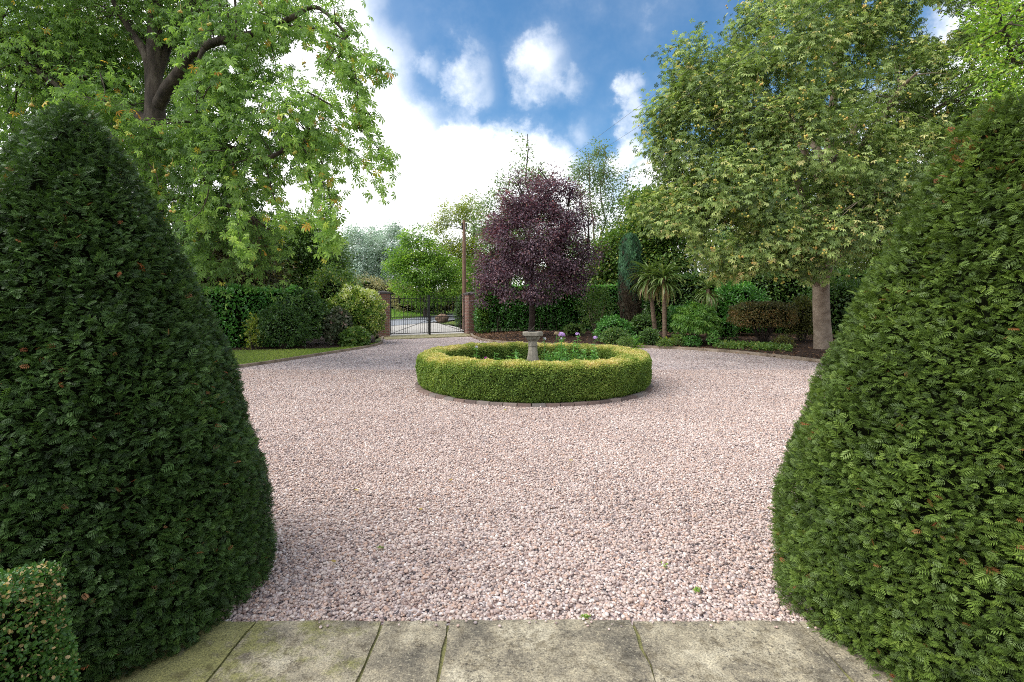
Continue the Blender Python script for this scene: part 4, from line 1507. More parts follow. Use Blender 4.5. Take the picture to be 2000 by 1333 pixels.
def right_chestnut():
    global rng
    rng = np.random.default_rng(41)
    base = np.array([9.75, 16.0, .12])
    root = thing('horse_chestnut', base, 'broad horse chestnut full of yellow conkers with a smooth grey trunk on the right', 'tree')
    g = Geo()
    nodes = []
    def limb(pts, r0, r1, sides=9, k=None):
        p = smooth_line(pts, k or len(pts) * 4)
        g.tube(p, np.linspace(r0, r1, len(p)), sides, wob=.02)
        nodes.extend(p[2:])
    tp = smooth_line([base - UP * .2, base + np.array([-.03, 0, .35]), base + np.array([-.08, 0, 1.2]), base + np.array([-.1, 0, 2.4]), base + np.array([-.05, .1, 4]), base + np.array([.3, .2, 6.5]), base + np.array([.6, .3, 9.5])], 40)
    g.tube(tp, np.interp(np.arange(40), [0, 3, 8, 16, 22, 39], [.37, .285, .25, .235, .225, .08]), 22, wob=.012)
    nodes.extend(tp[14:])
    for e in [(5.6, 14.2, 4.5), (6.2, 13.2, 6.6), (6.6, 15.4, 8.6), (8.6, 12.2, 4.2), (9.5, 12.0, 7.0), (11.5, 12.6, 5.0), (12.8, 13.2, 7.6), (14, 16, 5.5), (13.5, 17, 9), (8.0, 18.5, 9.5), (10.5, 15, 11.5), (6.4, 17.5, 5.0)]:
        k = np.interp(e[2] - 1.5, [2.4, 9.5], [16, 36])
        s = tp[int(np.clip(k, 15, 36))]
        e = np.array(e)
        limb([s, s * .6 + e * .4 + UP * .6, e * .8 + s * .2 + UP * .4, e], .11, .025)
    blobs = []
    def B(px, py, d, rx, ry, rz, w=1):
        blobs.append((*at(px, py, d), rx, ry, rz, w))
    B(1370, 260, 14.0, 1.25, 1.5, 2.0, 1.1)
    B(1390, 140, 14.5, 1.0, 1.3, 1.1, .9)
    B(1470, 190, 13.6, 1.4, 1.5, 1.7, 1.1)
    B(1560, 110, 13.8, 1.6, 1.6, 2.0, 1.0)
    B(1650, 50, 14.2, 1.7, 1.8, 1.7, .9)
    B(1720, 180, 13.6, 1.8, 1.7, 1.7, .75)
    B(1850, 130, 14, 2.0, 1.8, 1.8, .7)
    B(1560, 300, 12.8, 2.0, 1.4, 1.7, 1.1)
    B(1700, 330, 12.8, 2.0, 1.4, 1.5, 1.1)
    B(1420, 380, 13.2, 1.5, 1.3, 1.2, 1.2)
    B(1340, 430, 13.8, 1.15, 1.2, 1.0, 1.2)
    B(1510, 450, 13.0, 1.6, 1.2, 1.1, 1.3)
    B(1640, 460, 12.7, 1.4, 1.2, .95, 1.3)
    B(1760, 420, 13.0, 1.6, 1.4, 1.4, 1.0)
    B(1450, 500, 13.6, 1.3, 1.0, .6, 1.2)
    B(1530, -40, 15, 1.3, 1.4, 1.5, .8)
    B(1780, -60, 15, 2.6, 2, 2.2, .6)
    B(1950, 300, 13.5, 2.0, 1.6, 2.2, .7)
    for q in [(1330, 115, .38), (1300, 225, .42), (1310, 330, .42), (1452, 68, .42), (1388, 75, .40), (1500, 22, .5), (1280, 385, .42), (1258, 405, .30), (1345, 180, .45), (1300, 280, .4), (1420, 95, .45), (1470, 40, .4)]:
        B(q[0], q[1], 14.0, q[2], q[2], q[2], 1.2)
    B(1620, 520, 13.4, 1.5, 1.2, .45, 1.1)
    B(1500, 525, 13.6, 1.2, 1.0, .35, 1.0)
    B(1900, 20, 13.5, 2.2, 1.6, 1.4, .9)
    B(1760, 20, 14.0, 1.6, 1.6, 1.2, .9)
    B(1900, 200, 13.0, 1.8, 1.6, 1.3, .9)
    B(1600, 250, 18.5, 4.4, 2.0, 4.2, .55)
    B(1850, 250, 18, 4.0, 2.0, 3.6, .45)
    B(1500, 480, 18.0, 3.5, 1.6, 1.1, .7)
    def avoid(p):
        px, py = proj(p)
        gap = (((px - 1835 + 14 * np.sin(py / 9)) / 44) ** 2 + ((py - 45 + 12 * np.sin(px / 11)) / 34) ** 2 < .5 + .9 * rng.uniform(size=len(px))) | ((np.sin(px / 23 + py / 61) * np.sin(py / 17 - px / 51) > .45 + .5 * rng.uniform(size=len(px))) & (px > 1500) & (py < 330) & (rng.uniform(size=len(px)) < .7))
        low = (p[:, 2] < 1.95 + .2 * np.sin(p[:, 0] * 3)) & (p[:, 1] > 10)
        tr = (np.abs(px - 1600) < 26) & (py > 558) & (p[:, 1] < 16)
        hollow = (np.sin(p[:, 0] * 1.9 + 1.2 + .8 * np.sin(p[:, 2] * 1.3)) * np.sin(p[:, 2] * 2.3 + p[:, 0] * .6) > .42 + .35 * rng.uniform(size=len(px))) & (p[:, 1] < 14.6) & (px > 1380)
        return gap | tr | hollow | ((px < 1345) & (py > 462)) |  ((py > 542 + 16 * np.sin(px / 31)) & (p[:, 1] < 17)) | low
    C, O = crown_points(blobs, 2500, .35, avoid)
    twigs(g, nodes, C[(np.min(np.linalg.norm(C[:, None] - np.array(nodes)[None], axis=2), axis=1) < 1.2)], .018, .3)
    g.build('trunk', M['pale_bark'], root, smooth=True)
    lg = Geo()
    def hue(pos, t):
        n = len(t)
        dry = rng.uniform(size=n) < .012 + .02 * (pos[:, 2] < 4.5)
        t = np.minimum(t, .9)
        t[dry] = rng.uniform(.88, 1, dry.sum())
        return t
    k_ = rng.uniform(size=len(C)) < .55
    clump_leaves(lg, C[k_], O[k_], 30, .25, .106, T_LOOSE, .6, .40, .20, .25, .7, avoid, hue=hue)
    C, O = C[~k_], O[~k_]
    clump_leaves(lg, C, O, 30, .25, .106, T_PALM, .7, .40, .20, .25, .8, avoid, hue=hue)
    crown = lg.build('crown', M['chestnut_right'], root)
    front = C[(C[:, 1] < 14.0)]
    front = front[np.argsort(rng.uniform(size=len(front)))][:330]
    pts = front + rng.normal(0, .22, front.shape) + np.array([-.15, -.62, -.12])
    hang_fruit(crown, pts[:100])
    g = Geo()
    for p in pts[100:]:
        for j in range(random.randint(2, 3)):
            g.add(ICO1[0] * .026 + p + rng.normal(0, .04, 3), ICO1[1], random.random())
    o = g.build('fruit', M['conker'], crown, smooth=True)
    o['kind'] = 'stuff'


right_chestnut()


def blob(px, py, d, rx, ry, rz, w=1):
    return (*at(px, py, d), rx, ry, rz, w)


def gbase(px, d):
    x = (px - 1000) / 1000 * d
    return np.array([x, d, float(gz(x, d))])


# purple tree
tree('purple_leaved_tree', 'round dark purple leaved tree behind the sundial', 'tree', (.86, 22.4, .1), (.9, 22.4, 4.2), .15, .09,
     [blob(1040, 470, 22.2, 2.1, 1.9, 1.9, 1.3), blob(985, 500, 22.0, 1.25, 1.4, 1.4), blob(1100, 500, 22.0, 1.25, 1.4, 1.4), blob(1045, 390, 22.2, 1.35, 1.2, 1.2), blob(1075, 365, 22.3, .75, .8, .7),
      blob(1010, 410, 22.2, 1.0, 1, .9), blob(1110, 420, 22.2, .9, 1, .9), blob(985, 555, 21.8, .95, 1.1, .75), blob(1060, 560, 21.8, 1.25, 1.2, .7), blob(1120, 545, 22, .65, .8, .7), blob(948, 530, 22, .55, .7, .9), blob(1148, 490, 22, .55, .7, .7), blob(950, 578, 21.8, .5, .6, .4), blob(1145, 545, 22, .5, .6, .5), blob(1010, 352, 22.2, .4, .5, .35), blob(1055, 335, 22.2, .35, .4, .3), blob(1115, 372, 22.2, .4, .4, .35), blob(970, 440, 22, .45, .5, .4), blob(1150, 440, 22, .3, .4, .3)],
     M['purple'], 1250, 42, .20, .105, T_LEAF, 'dark_bark', seed=51, shell=.3, twig=.5, trunk_bend=.04, tb=.48, tr=.26, tc=.26,
     avoid=lambda p: (np.sin(p[:, 0] * 2.9 + .9) * np.sin(p[:, 2] * 3.1 + p[:, 0]) > .35 + .5 * rng.uniform(size=len(p))) & (p[:, 1] < 22.6))

# sparse tall tree and pale birch behind it
tree('sparse_tree', 'tall thin tree with a bare leader above the purple tree', 'tree', gbase(1030, 34), at(1030, 262, 34), .16, .02,
     [blob(1030, 300, 34, .55, .6, 1.2, .6), blob(1010, 345, 34, 1.0, 1, .7), blob(1045, 350, 34, 1.0, 1, .7), blob(985, 370, 34, .9, .9, .6), blob(960, 400, 34, 1.1, 1, .7), blob(1040, 420, 34, 2.0, 1.4, 1.3), blob(930, 440, 34, .9, .9, .7), blob(990, 450, 34, 1.6, 1.3, 1.4)],
     M['birch_leaf'], 230, 26, .32, .17, T_LEAF, 'bark', seed=52, shell=.3, twig=.8, twrad=.025)
tree('pale_birch', 'pale green airy birch with several stems right of the purple tree', 'tree', gbase(1165, 32), at(1165, 300, 32), .14, .03,
     [blob(1150, 330, 32, 1.1, 1, 1.1), blob(1180, 340, 32, 1.1, 1, 1.3), blob(1130, 345, 32, .7, .8, .9), blob(1155, 400, 32, 1.4, 1.2, 1.3), blob(1205, 390, 32, 1.2, 1, 1.2), blob(1170, 290, 32, .5, .6, .7), blob(1215, 440, 32, 1.2, 1, 1.2), blob(1170, 470, 32, 1.6, 1.2, 1.4), blob(1225, 350, 32, .6, .7, .7)],
     M['birch_leaf'], 260, 30, .28, .15, T_LEAF, 'pale_bark', seed=53, shell=.2, twig=.9, twrad=.022,
     stems=[(gbase(1165, 32), at(1150, 300, 32), .10, .02), (gbase(1163, 32), at(1185, 310, 32.2), .09, .02), (gbase(1167, 32), at(1225, 365, 31.8), .08, .02), (gbase(1160, 32), at(1130, 350, 32), .07, .02)])
# trees behind the right border
RB = 'trees beyond the right border'
tree('border_tree', 'bushy green tree with rusty patches behind the blue cypress', 'tree', (6.2, 27.5, 0.05), (6.2, 27.5, 4), .18, .08,
     [blob(1215, 500, 27, 1.5, 1.4, 1.4), blob(1260, 470, 27, 1.5, 1.4, 1.7), blob(1290, 420, 26, 1.3, 1.2, 1.4), blob(1255, 400, 27, .8, .8, .7), blob(1190, 540, 27, 1.1, 1, .9), blob(1245, 550, 26.6, 1.6, 1, .9), blob(1310, 500, 26, 1.4, 1.2, 1.6)],
     M['mid_leaf'], 1000, 46, .3, .18, T_LEAF, seed=54, group=RB, tb=.35, hue=lambda p, t: np.where(rng.uniform(size=len(t)) < .1, .97, t))
tree('border_tree', 'tall dark tree filling the gap behind the conker laden chestnut', 'tree', (15, 27, 0), (15, 27, 7), .28, .12,
     [(12.5, 27, 6.5, 3.2, 2.4, 3.6), (16.5, 27, 7.5, 3.4, 2.4, 4.2), (21, 26, 7, 3.6, 2.4, 4.5), (14, 26, 3, 4, 1.8, 2), (20, 25, 3, 4, 1.8, 2.2)],
     M['dark_leaf'], 1100, 40, .42, .25, T_LEAF, seed=55, group=RB)
tree('bright_tree', 'bright yellow-green tree at the right edge above the yew cone', 'tree', (13.5, 11.5, 0), (13.2, 11.3, 6.5), .2, .07,
     [blob(2010, 120, 11, 1.0, 1.1, 1.4), blob(1985, 210, 11, .8, .9, .7), blob(2080, 60, 11, 1.8, 1.5, 2.0), blob(2000, 10, 11.2, .8, 1, 1.0), blob(2120, 250, 11, 1.6, 1.4, 1.6), blob(1960, 60, 11, .5, .6, .5)],
     M['bright_leaf'], 420, 24, .24, .10, T_LEAF, seed=56, shell=.3, tb=.6)
# far left
LB = 'trees beyond the left hedge'
tree('dark_tree', 'dark tree at the far left edge behind the yew cone', 'tree', (-18, 18.5, 0), (-18, 18.5, 7), .3, .12,
     [(-18, 18.5, 9, 3.6, 2.6, 3.4), (-15.5, 18.5, 5.5, 2.8, 2.2, 2.8), (-21, 18, 6, 3.2, 2.4, 3.6), (-13.4, 19.5, 3.4, 2.6, 2, 2.2), (-17.5, 16.8, 3.6, 2.6, 1.8, 2.0), (-15, 20, 9.5, 3.4, 2, 3)],
     M['dark_leaf'], 680, 28, .38, .22, T_LEAF, seed=57, group=LB)
tree('dark_tree', 'brown tinged low tree under the drooping chestnut branches', 'tree', (-9.9, 19.2, .05), (-9.9, 19.2, 3.4), .13, .07,
     [blob(440, 500, 19, 1.5, 1.3, 1.2), blob(390, 520, 19, 1.3, 1.2, 1.2), blob(490, 530, 19.2, 1.1, 1, .8), blob(430, 440, 19.5, 1.4, 1.2, 1.0)],
     M['brown_leaf'], 500, 34, .28, .19, T_LONG, seed=58, group=LB, tb=.3)
tree('hazel_tree', 'soft green bushy tree above the dark left hedge', 'tree', (-11.6, 25.5, 0), (-11.2, 25.4, 3.2), .15, .08,
     [blob(560, 500, 25, 1.9, 1.6, 1.5), blob(615, 480, 25, 1.3, 1.3, 1.2), blob(645, 505, 25, .8, 1, .9), blob(510, 500, 25, 1.5, 1.3, 1.5), blob(590, 450, 25.4, 1.0, 1, .8), blob(640, 540, 24.6, 1.0, 1, .9), blob(560, 555, 24.5, 2.2, 1.2, .9)],
     M['mid_leaf'], 800, 44, .28, .15, T_LEAF, seed=59, group=LB, tb=.38)

# beyond the lane
tree('field_maple', 'bright green young tree beyond the gate, left of the wooden pole', 'tree', gbase(832, 41), at(832, 480, 41), .16, .06,
     [blob(830, 530, 41, 2.3, 1.8, 1.2), blob(800, 520, 41, 1.5, 1.3, 1.0), blob(865, 525, 41, 1.6, 1.4, 1.2), blob(820, 490, 41, 1.3, 1.2, 1.1), blob(803, 465, 41, .75, .8, .9), blob(825, 462, 41, .6, .7, .85), blob(775, 505, 41, .9, .9, .8), blob(765, 525, 41, .8, .8, .6), blob(845, 500, 41, 1.2, 1.1, 1.0), blob(895, 545, 41, 1.1, 1, 1.0), blob(800, 560, 41, 1.7, 1.2, .9), blob(860, 568, 41, 1.8, 1.2, .9), blob(830, 580, 40.5, 2.2, 1.2, .7)],
     M['bright_leaf'], 500, 42, .25, .19, T_LEAF, seed=60, shell=.55, tc=.28)
SG = 'silvery trees far beyond the lane'
for i, (px, d, lab, hgt) in enumerate([(690, 62, 'silver-grey tree far beyond the gate, its crown just clear of the hanging chestnut spray', 448), (727, 66, 'silver-grey tree in the middle of the far pale row', 452), (765, 64, 'silver-grey tree of the far row touching the bright green tree', 440)]):
    tree('silver_poplar', lab, 'tree', gbase(px, d), at(px, hgt + 40, d), .2, .07,
         [blob(px, hgt + 35, d, 1.9, 1.6, 2.0), blob(px - 14, hgt + 65, d, 1.5, 1.4, 1.8), blob(px + 14, hgt + 65, d, 1.5, 1.4, 1.8), blob(px, hgt + 100, d, 2.6, 1.8, 2.2), blob(px, hgt + 13, d, 1.0, 1.0, 1.2)],
         M['silver_leaf'], 420, 34, .38, .26, T_LEAF, 'pale_bark', group=SG, seed=61 + i)
tree('yellowing_tree', 'thin yellowing tree with dark crooked boughs behind the wooden pole', 'tree', gbase(925, 48), at(925, 440, 48), .24, .1,
     [blob(890, 420, 48, 1.8, 1.4, 1.1, .5), blob(920, 410, 48, 1.5, 1.4, 1.2, .6), blob(860, 440, 48, 1.2, 1.2, .9, .5), blob(890, 500, 48, 2.0, 1.4, 1.9, 1.2), blob(925, 500, 48, 1.6, 1.4, 2.4, 1.2), blob(865, 480, 48, 1.2, 1.2, 1.0, .6), blob(915, 560, 47, 2.2, 1.4, 1.4, 1.2)],
     M['yellow_leaf'], 480, 34, .36, .2, T_LEAF, 'dark_bark', seed=65, shell=.3, twig=.8, twrad=.05)
tree('yellowing_tree', 'green and yellow tree in the gap behind the purple tree', 'tree', gbase(985, 44), at(985, 440, 44), .2, .08,
     [blob(985, 480, 44, 2.2, 1.6, 2.2), blob(960, 540, 44, 2.2, 1.6, 2.0), blob(1080, 500, 44, 3.0, 1.6, 2.4), blob(1120, 560, 44, 3, 1.6, 1.6)],
     M['mid_leaf'], 700, 40, .4, .22, T_LEAF, seed=66)


# scrub beyond the lane
def shrub(name, label, cat, c, s, mat, n, size, tmpl=T_LEAF, group=None, core=None, stems=5, seed=1, jitter=.55, tb=.45, tr=.2, tc=.18, depth=.22, lump=.10, box=False, corescale=.72, stem_mat='dark_bark', hue=None, zlow=0.0, droop=0.0):
    """a rounded shrub standing at c=(x,y,z) of size s=(w,d,h)"""
    global rng
    rng = np.random.default_rng(seed)
    c = np.array(c, float)
    s = np.array(s, float)
    root = thing(name, c, label, cat, group)
    g = Geo()
    for k in range(stems):
        a = rng.uniform(0, 6.28)
        e = c + np.array([math.cos(a) * s[0] * .28, math.sin(a) * s[1] * .28, s[2] * rng.uniform(.5, .8)])
        p = sag_path(c + np.array([math.cos(a) * .05, math.sin(a) * .05, -.05]), e, 5, 0, .1)
        g.tube(p, np.linspace(.018 + .006 * s[2], .006, 5), 5, cap=False)
    g.build('stem', M[stem_mat], root)
    d = unit(n)
    d[:, 2] = np.where(d[:, 2] < -.75, -d[:, 2], d[:, 2])
    ex = 4.0 if box else 2.0
    r = 1 / (np.abs(d) ** ex).sum(1) ** (1 / ex)
    ph = rng.uniform(0, 6, 6)
    lm = 1 + lump * (np.sin(d[:, 0] * 7 + ph[0]) * np.sin(d[:, 2] * 6 + ph[1]) + np.sin(d[:, 1] * 8 + ph[2] + d[:, 0] * 4) * .8 + .6 * np.sin(d[:, 2] * 15 + ph[3] + d[:, 0] * 13))
    zc = c[2] + zlow + (s[2] - zlow) / 2
    half = np.array([s[0] / 2, s[1] / 2, (s[2] - zlow) / 2])
    pos = np.array([c[0], c[1], zc]) + d * (r * lm)[:, None] * half
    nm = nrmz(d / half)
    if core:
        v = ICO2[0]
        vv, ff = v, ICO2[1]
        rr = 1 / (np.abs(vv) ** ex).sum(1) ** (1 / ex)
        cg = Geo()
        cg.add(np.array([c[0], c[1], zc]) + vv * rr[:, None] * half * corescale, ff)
        cg.build('shade_core', M[core], root, smooth=True)
    cl = np.sin(d[:, 0] * 11 + ph[4]) * np.sin(d[:, 1] * 9 + ph[5]) * np.sin(d[:, 2] * 12 + ph[0])
    t = tb + tc * cl * 1.5 + tr * rng.normal(size=n)
    if hue is not None:
        t = hue(pos, t)
    leaves_on(pos, nm, size, tmpl, mat, root, np.clip(t, 0, 1), depth=depth * min(half), jitter=jitter, droop=droop)
    return root


SCRUB = 'scrub along the far side of the lane'
for i, (px, d, w, h, mt, lab) in enumerate([
        (672, 46, 4.2, 3.6, 'mid_leaf', 'green scrub bush above the variegated shrub, furthest left beyond the lane'),
        (715, 47, 4.0, 3.4, 'dry_leaf', 'straw coloured scrub bush below the silver-grey trees'),
        (757, 46.5, 3.6, 3.0, 'dry_leaf', 'pale grassy scrub bush just left of the bright green tree'),
        (800, 45, 3.0, 2.4, 'dry_leaf', 'dry twiggy tan bush seen over the left half of the gate'),
        (838, 45, 2.8, 2.0, 'mid_leaf', 'low green bush beyond the middle of the gate'),
        (872, 45.5, 3.4, 2.3, 'olive_leaf', 'low olive bush under the bright green tree beyond the gate'),
        (905, 47, 3.6, 2.6, 'dry_leaf', 'yellowish bush at the foot of the wooden pole')]):
    b = gbase(px, d)
    shrub('scrub_bush', lab, 'bush', b, (w, w * .8, h), M[mt], 2600, .19, T_LONG if mt == 'dry_leaf' else T_LEAF, group=SCRUB, core='core', seed=80 + i, jitter=.7, lump=.16, depth=.4)


# far wood closing the horizon
def far_wood():
    global rng
    rng = np.random.default_rng(5)
    g = Geo()
    n = 2600
    th = rng.uniform(R(-66), R(66), n)
    d = rng.uniform(78, 100, n)
    x, y = d * np.sin(th), d * np.cos(th) + 4
    top = 5.5 + 2.5 * np.sin(th * 31) + 1.6 * np.sin(th * 73 + 1)
    z = gz(x, y) + rng.uniform(0, 1, n) ** .8 * top
    C = np.c_[x, y, z]
    O = np.c_[-np.sin(th), -np.cos(th), .5 + 0 * th]
    clump_leaves(g, C, nrmz(O), 14, .9, .6, T_LEAF, .2, .4, .2, .2)
    o = g.build('woodland', M['mid_leaf'])
    o['kind'] = 'stuff'


far_wood()


# verge grass
def blades(name, mat, pts, h, tint, spread=.5):
    g = Geo()
    n = len(pts)
    a = rng.uniform(0, 6.28, n)
    fw = np.c_[np.cos(a) * spread, np.sin(a) * spread, np.ones(n)]
    nr = np.c_[np.cos(a + 1.2), np.sin(a + 1.2), np.zeros(n)]
    tv = np.array([(0, -.05, 0), (0, .05, 0), (.6, .04, .03), (.6, -.04, .03), (1, 0, .12)])
    g.scatter(tv[:4], np.array([(0, 1, 2, 3)]), pts, fw, nr, h * rng.uniform(.6, 1.3, n), tint)
    return g.build(name, mat)


def verge():
    global rng
    rng = np.random.default_rng(9)
    n = 26000
    k = rng.uniform(12, 95, n)
    i = k.astype(int)
    p = LANE[i] + (LANE[np.minimum(i + 1, 119)] - LANE[i]) * (k - i)[:, None]
    off = 2.05 + rng.uniform(0, 1, n) ** .8 * 7
    q = p + ln_[i] * off[:, None]
    z = gz(q[:, 0], q[:, 1]) - .05 + np.clip(off - 2.3, 0, 5) * .10
    o = blades('verge_grass', M['verge'], np.c_[q, z], .26, np.clip(.45 + .2 * rng.normal(size=n), 0, 1))
    o['kind'] = 'stuff'
    structure(strip_sheet('verge_bank', M['turf'], LANE + ln_ * 2.0, LANE + ln_ * 9.5, 8, lambda t, x, y: gz(x, y) - .02 + np.clip(t * 7.5 - .3, 0, 5) * .10))
    # little island of grass between apron and lane
    isl = np.array([(-4.55, 33.0), (-2.2, 31.0), (-1.6, 34.0), (-2.2, 38.0), (-3.3, 38.2)])
    g = Geo()
    zz = gz(isl[:, 0], isl[:, 1]) + .07
    g.add(np.c_[isl, zz], [tuple(range(5))])
    structure(g.build('grass_island', M['turf']))
    n = 3500
    w = rng.dirichlet(np.ones(5) * .7, n)
    q = w @ isl
    o = blades('island_grass', M['grass'], np.c_[q, gz(q[:, 0], q[:, 1]) + .06], .12, np.clip(.55 + .2 * rng.normal(size=n), 0, 1))
    o['kind'] = 'stuff'


verge()


def boulder(c, s, seed, label):
    r = np.random.default_rng(seed)
    v, f = ico(3)
    v = v * (1 + .22 * np.sin(v @ r.normal(size=(3, 3)) * 2.5).mean(1, keepdims=True) + .05 * r.normal(size=(len(v), 1)))
    g = Geo()
    g.add(v * np.array(s) / 2 + np.array(c), f)
    return tag(g.build('boulder', M['stump'], smooth=True), label, 'rock')


M['stump'] = noise_mat('brown_stone', [(0.3, (0.09, 0.055, 0.035)), (0.7, (0.24, 0.16, 0.11))], scale=6, bump=.6)
boulder((at(865, 627, 36)[0], 36, .27 + .22), (.95, .7, .65), 4, 'brown boulder on the grass island beyond the right gate leaf')


# lawn blades
def lawn_grass():
    global rng
    rng = np.random.default_rng(10)
    n = 60000
    i = rng.integers(5, 56, n)
    t = rng.uniform(0, 1, n)[:, None]
    p = EDGE_L[i] * (1 - t) + LAWN_BACK[i] * t + rng.normal(0, .12, (n, 2))
    ok = (p[:, 0] < np.interp(p[:, 1], EDGE_L[:, 1], EDGE_L[:, 0]) - .07) & (p[:, 0] > -14)
    p = p[ok]
    o = blades('grass', M['grass'], np.c_[p, np.full(len(p), .02)], .05, np.clip(.5 + .16 * np.sin(p[:, 0] * 2 + p[:, 1]) + .16 * rng.normal(size=len(p)), 0, 1), .9)
    o['kind'] = 'stuff'


lawn_grass()


# ------------------------------------------------------------------ utility pole and cables
def pole():
    x, y = at(907, 433, 29.0)[:2]
    zt = at(907, 431, 29.0)[2]
    root = thing('utility_pole', (x, y, float(gz(x, y))), 'brown wooden utility pole standing beyond the gate beside the right pillar', 'utility pole')
    g = Geo()
    g.tube([(x, y, -.2), (x, y, 2), (x - .02, y, zt)], [.125, .118, .085], 14)
    g.build('post', M['pole'], root, smooth=True)
    for s in (-1, 1):
        g = Geo()
        g.box((x + s * .13, y - .05, zt - .38), (.06, .08, .30))
        g.tube([(x + s * .13, y - .05, zt - .26), (x + s * .13, y - .05, zt - .16)], .035, 8)
        g.build('insulator', M['iron'], root)
    return np.array([x, y, zt - .2])


ptop = pole()


def cable(a, b, sag, label, r=.0022):
    a, b = np.array(a, float), np.array(b, float)
    t = np.linspace(0, 1, 40)[:, None]
    p = a * (1 - t) + b * t
    p[:, 2] -= (4 * t[:, 0] * (1 - t[:, 0])) * sag
    g = Geo()
    g.tube(p, r, 6)
    tag(g.build('overhead_cable', M['wire'], smooth=True), label, 'cable', 'overhead cables from the wooden pole')


cable(ptop + (-.1, 0, 0), (-42, 40, 7.2), .25, 'thin cable running left from the wooden pole across the far sky', .009)
cable(ptop + (.1, 0, 0), (4.35, -1.2, 4.75), .35, 'upper of two cables crossing in front of the right chestnut')
cable(ptop + (.1, 0, -.12), (4.55, -1.2, 4.45), .35, 'lower of two cables crossing in front of the right chestnut')


# ------------------------------------------------------------------ hedges
def hedge(name, label, A, B, w, h, mat, n, size, tmpl=T_LEAF, seed=1, z0=0.0, tint=None, core='core', jitter=.55, lump=.06):
    global rng
    rng = np.random.default_rng(seed)
    A, B = np.array(A, float), np.array(B, float)
    L = np.linalg.norm(B - A)
    u = (B - A) / L
    v = np.array([-u[1], u[0]])
    mid = (A + B) / 2
    root = thing(name, (mid[0], mid[1], 0), label, 'hedge')
    g = Geo()
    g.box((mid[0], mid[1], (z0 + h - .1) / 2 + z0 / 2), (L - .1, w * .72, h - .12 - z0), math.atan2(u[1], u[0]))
    g.build('shade_core', M[core], root)
    p, nm = surf_points_box((0, 0, (h + z0) / 2), (L, w, h - z0), n)
    lm = lump * (np.sin(p[:, 0] * 3.1 + p[:, 2] * 2) + .7 * np.sin(p[:, 0] * 7 + 2 + p[:, 2] * 4) + .5 * np.sin(p[:, 0] * 13))
    p = p + nm * lm[:, None]
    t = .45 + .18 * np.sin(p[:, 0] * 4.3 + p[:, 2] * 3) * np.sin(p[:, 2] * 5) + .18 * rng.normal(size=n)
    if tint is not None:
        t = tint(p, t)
    W = lambda q, o: np.c_[q[:, 0, None] * u + q[:, 1, None] * v + (mid if o else 0), q[:, 2]]
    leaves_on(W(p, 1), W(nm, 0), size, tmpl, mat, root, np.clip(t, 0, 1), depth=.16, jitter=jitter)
    return root


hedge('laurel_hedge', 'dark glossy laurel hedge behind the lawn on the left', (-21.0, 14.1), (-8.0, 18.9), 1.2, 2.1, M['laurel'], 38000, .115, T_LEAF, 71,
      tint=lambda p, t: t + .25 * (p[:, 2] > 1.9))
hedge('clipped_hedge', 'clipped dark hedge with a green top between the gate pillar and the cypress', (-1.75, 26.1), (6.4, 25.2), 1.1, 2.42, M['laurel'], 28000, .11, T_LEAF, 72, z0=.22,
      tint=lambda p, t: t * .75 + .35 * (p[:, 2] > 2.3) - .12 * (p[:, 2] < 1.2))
hedge('evergreen_hedge', 'dark evergreen hedge behind the bronze shrub and chestnut trunk', (6.6, 25.0), (29.0, 17.5), 1.3, 2.9, M['dark_leaf'], 42000, .14, T_LEAF, 73,
      tint=lambda p, t: t * 1.0 + .15 * rng.normal(size=len(t)))


def hedge_stems():
    # bare lower stems of the clipped hedge
    root = bpy.data.objects['clipped_hedge']
    g = Geo()
    for i in range(70):
        t = random.random()
        x, y = -1.6 + 7.9 * t, 25.75 - .9 * t + random.uniform(-.3, .25)
        g = Geo()
        g.tube([(x, y, 0), (x + random.uniform(-.06, .06), y, .4), (x + random.uniform(-.12, .12), y - .05, .95)], [.022, .018, .01], 5)
        g.build('bare_stem', M['bark'], root)


hedge_stems()

# left shrubs
shrub('laurel_shrub', 'deep green rounded shrub between the laurel hedge and the variegated shrub', 'shrub', (-7.75, 18.6, 0), (1.9, 1.7, 2.05), M['dark_leaf'], 7000, .11, core='core', seed=101, tb=.35)
shrub('holly_bush', 'upright holly with yellowing leaves rising over the left hedge', 'shrub', (-7.3, 20.8, 0), (2.0, 1.8, 2.9), M['mid_leaf'], 7000, .10, core='core', seed=102, tb=.42, tr=.28, lump=.16, depth=.4)
shrub('trailing_yew', 'low feathery dark shrub at the lawn edge in front of the left hedge', 'shrub', (-7.9, 17.7, 0), (1.7, 1.2, 1.45), M['dark_leaf'], 6000, .10, T_LONG, core='core', seed=103, tb=.3, lump=.14)
shrub('variegated_shrub', 'large pale variegated shrub hiding the left gate pillar', 'shrub', (-6.2, 20.3, 0), (2.2, 2.1, 2.2), M['variegated'], 14000, .10, core='core', seed=104, tb=.42, tr=.2, tc=.28, lump=.09, depth=.25,
      hue=lambda p, t: t + .38 * np.clip((p[:, 2] - 1.25) / .8, 0, 1) + .12 * np.clip((p[:, 0] + 6.0), -1, 1) - .12)
shrub('smoky_shrub', 'dusky grey-purple leaved shrub in front of the variegated shrub', 'shrub', (-6.45, 19.0, 0), (.95, .8, 1.3), M['smoky'], 3000, .11, T_ROUND, core='core', seed=105, lump=.14)
shrub('leafy_plant', 'low broad-leaved green plant by the gravel under the variegated shrub', 'plant', (-5.75, 18.7, 0), (.95, .7, .62), M['mid_leaf'], 1500, .12, T_ROUND, core='core', seed=106)
shrub('leafy_plant', 'small yellow-green sprig growing through the laurel hedge by the lawn', 'plant', (-8.75, 17.35, 0), (.55, .5, 1.05), M['yellow_leaf'], 420, .11, seed=107, depth=.8, lump=.25)
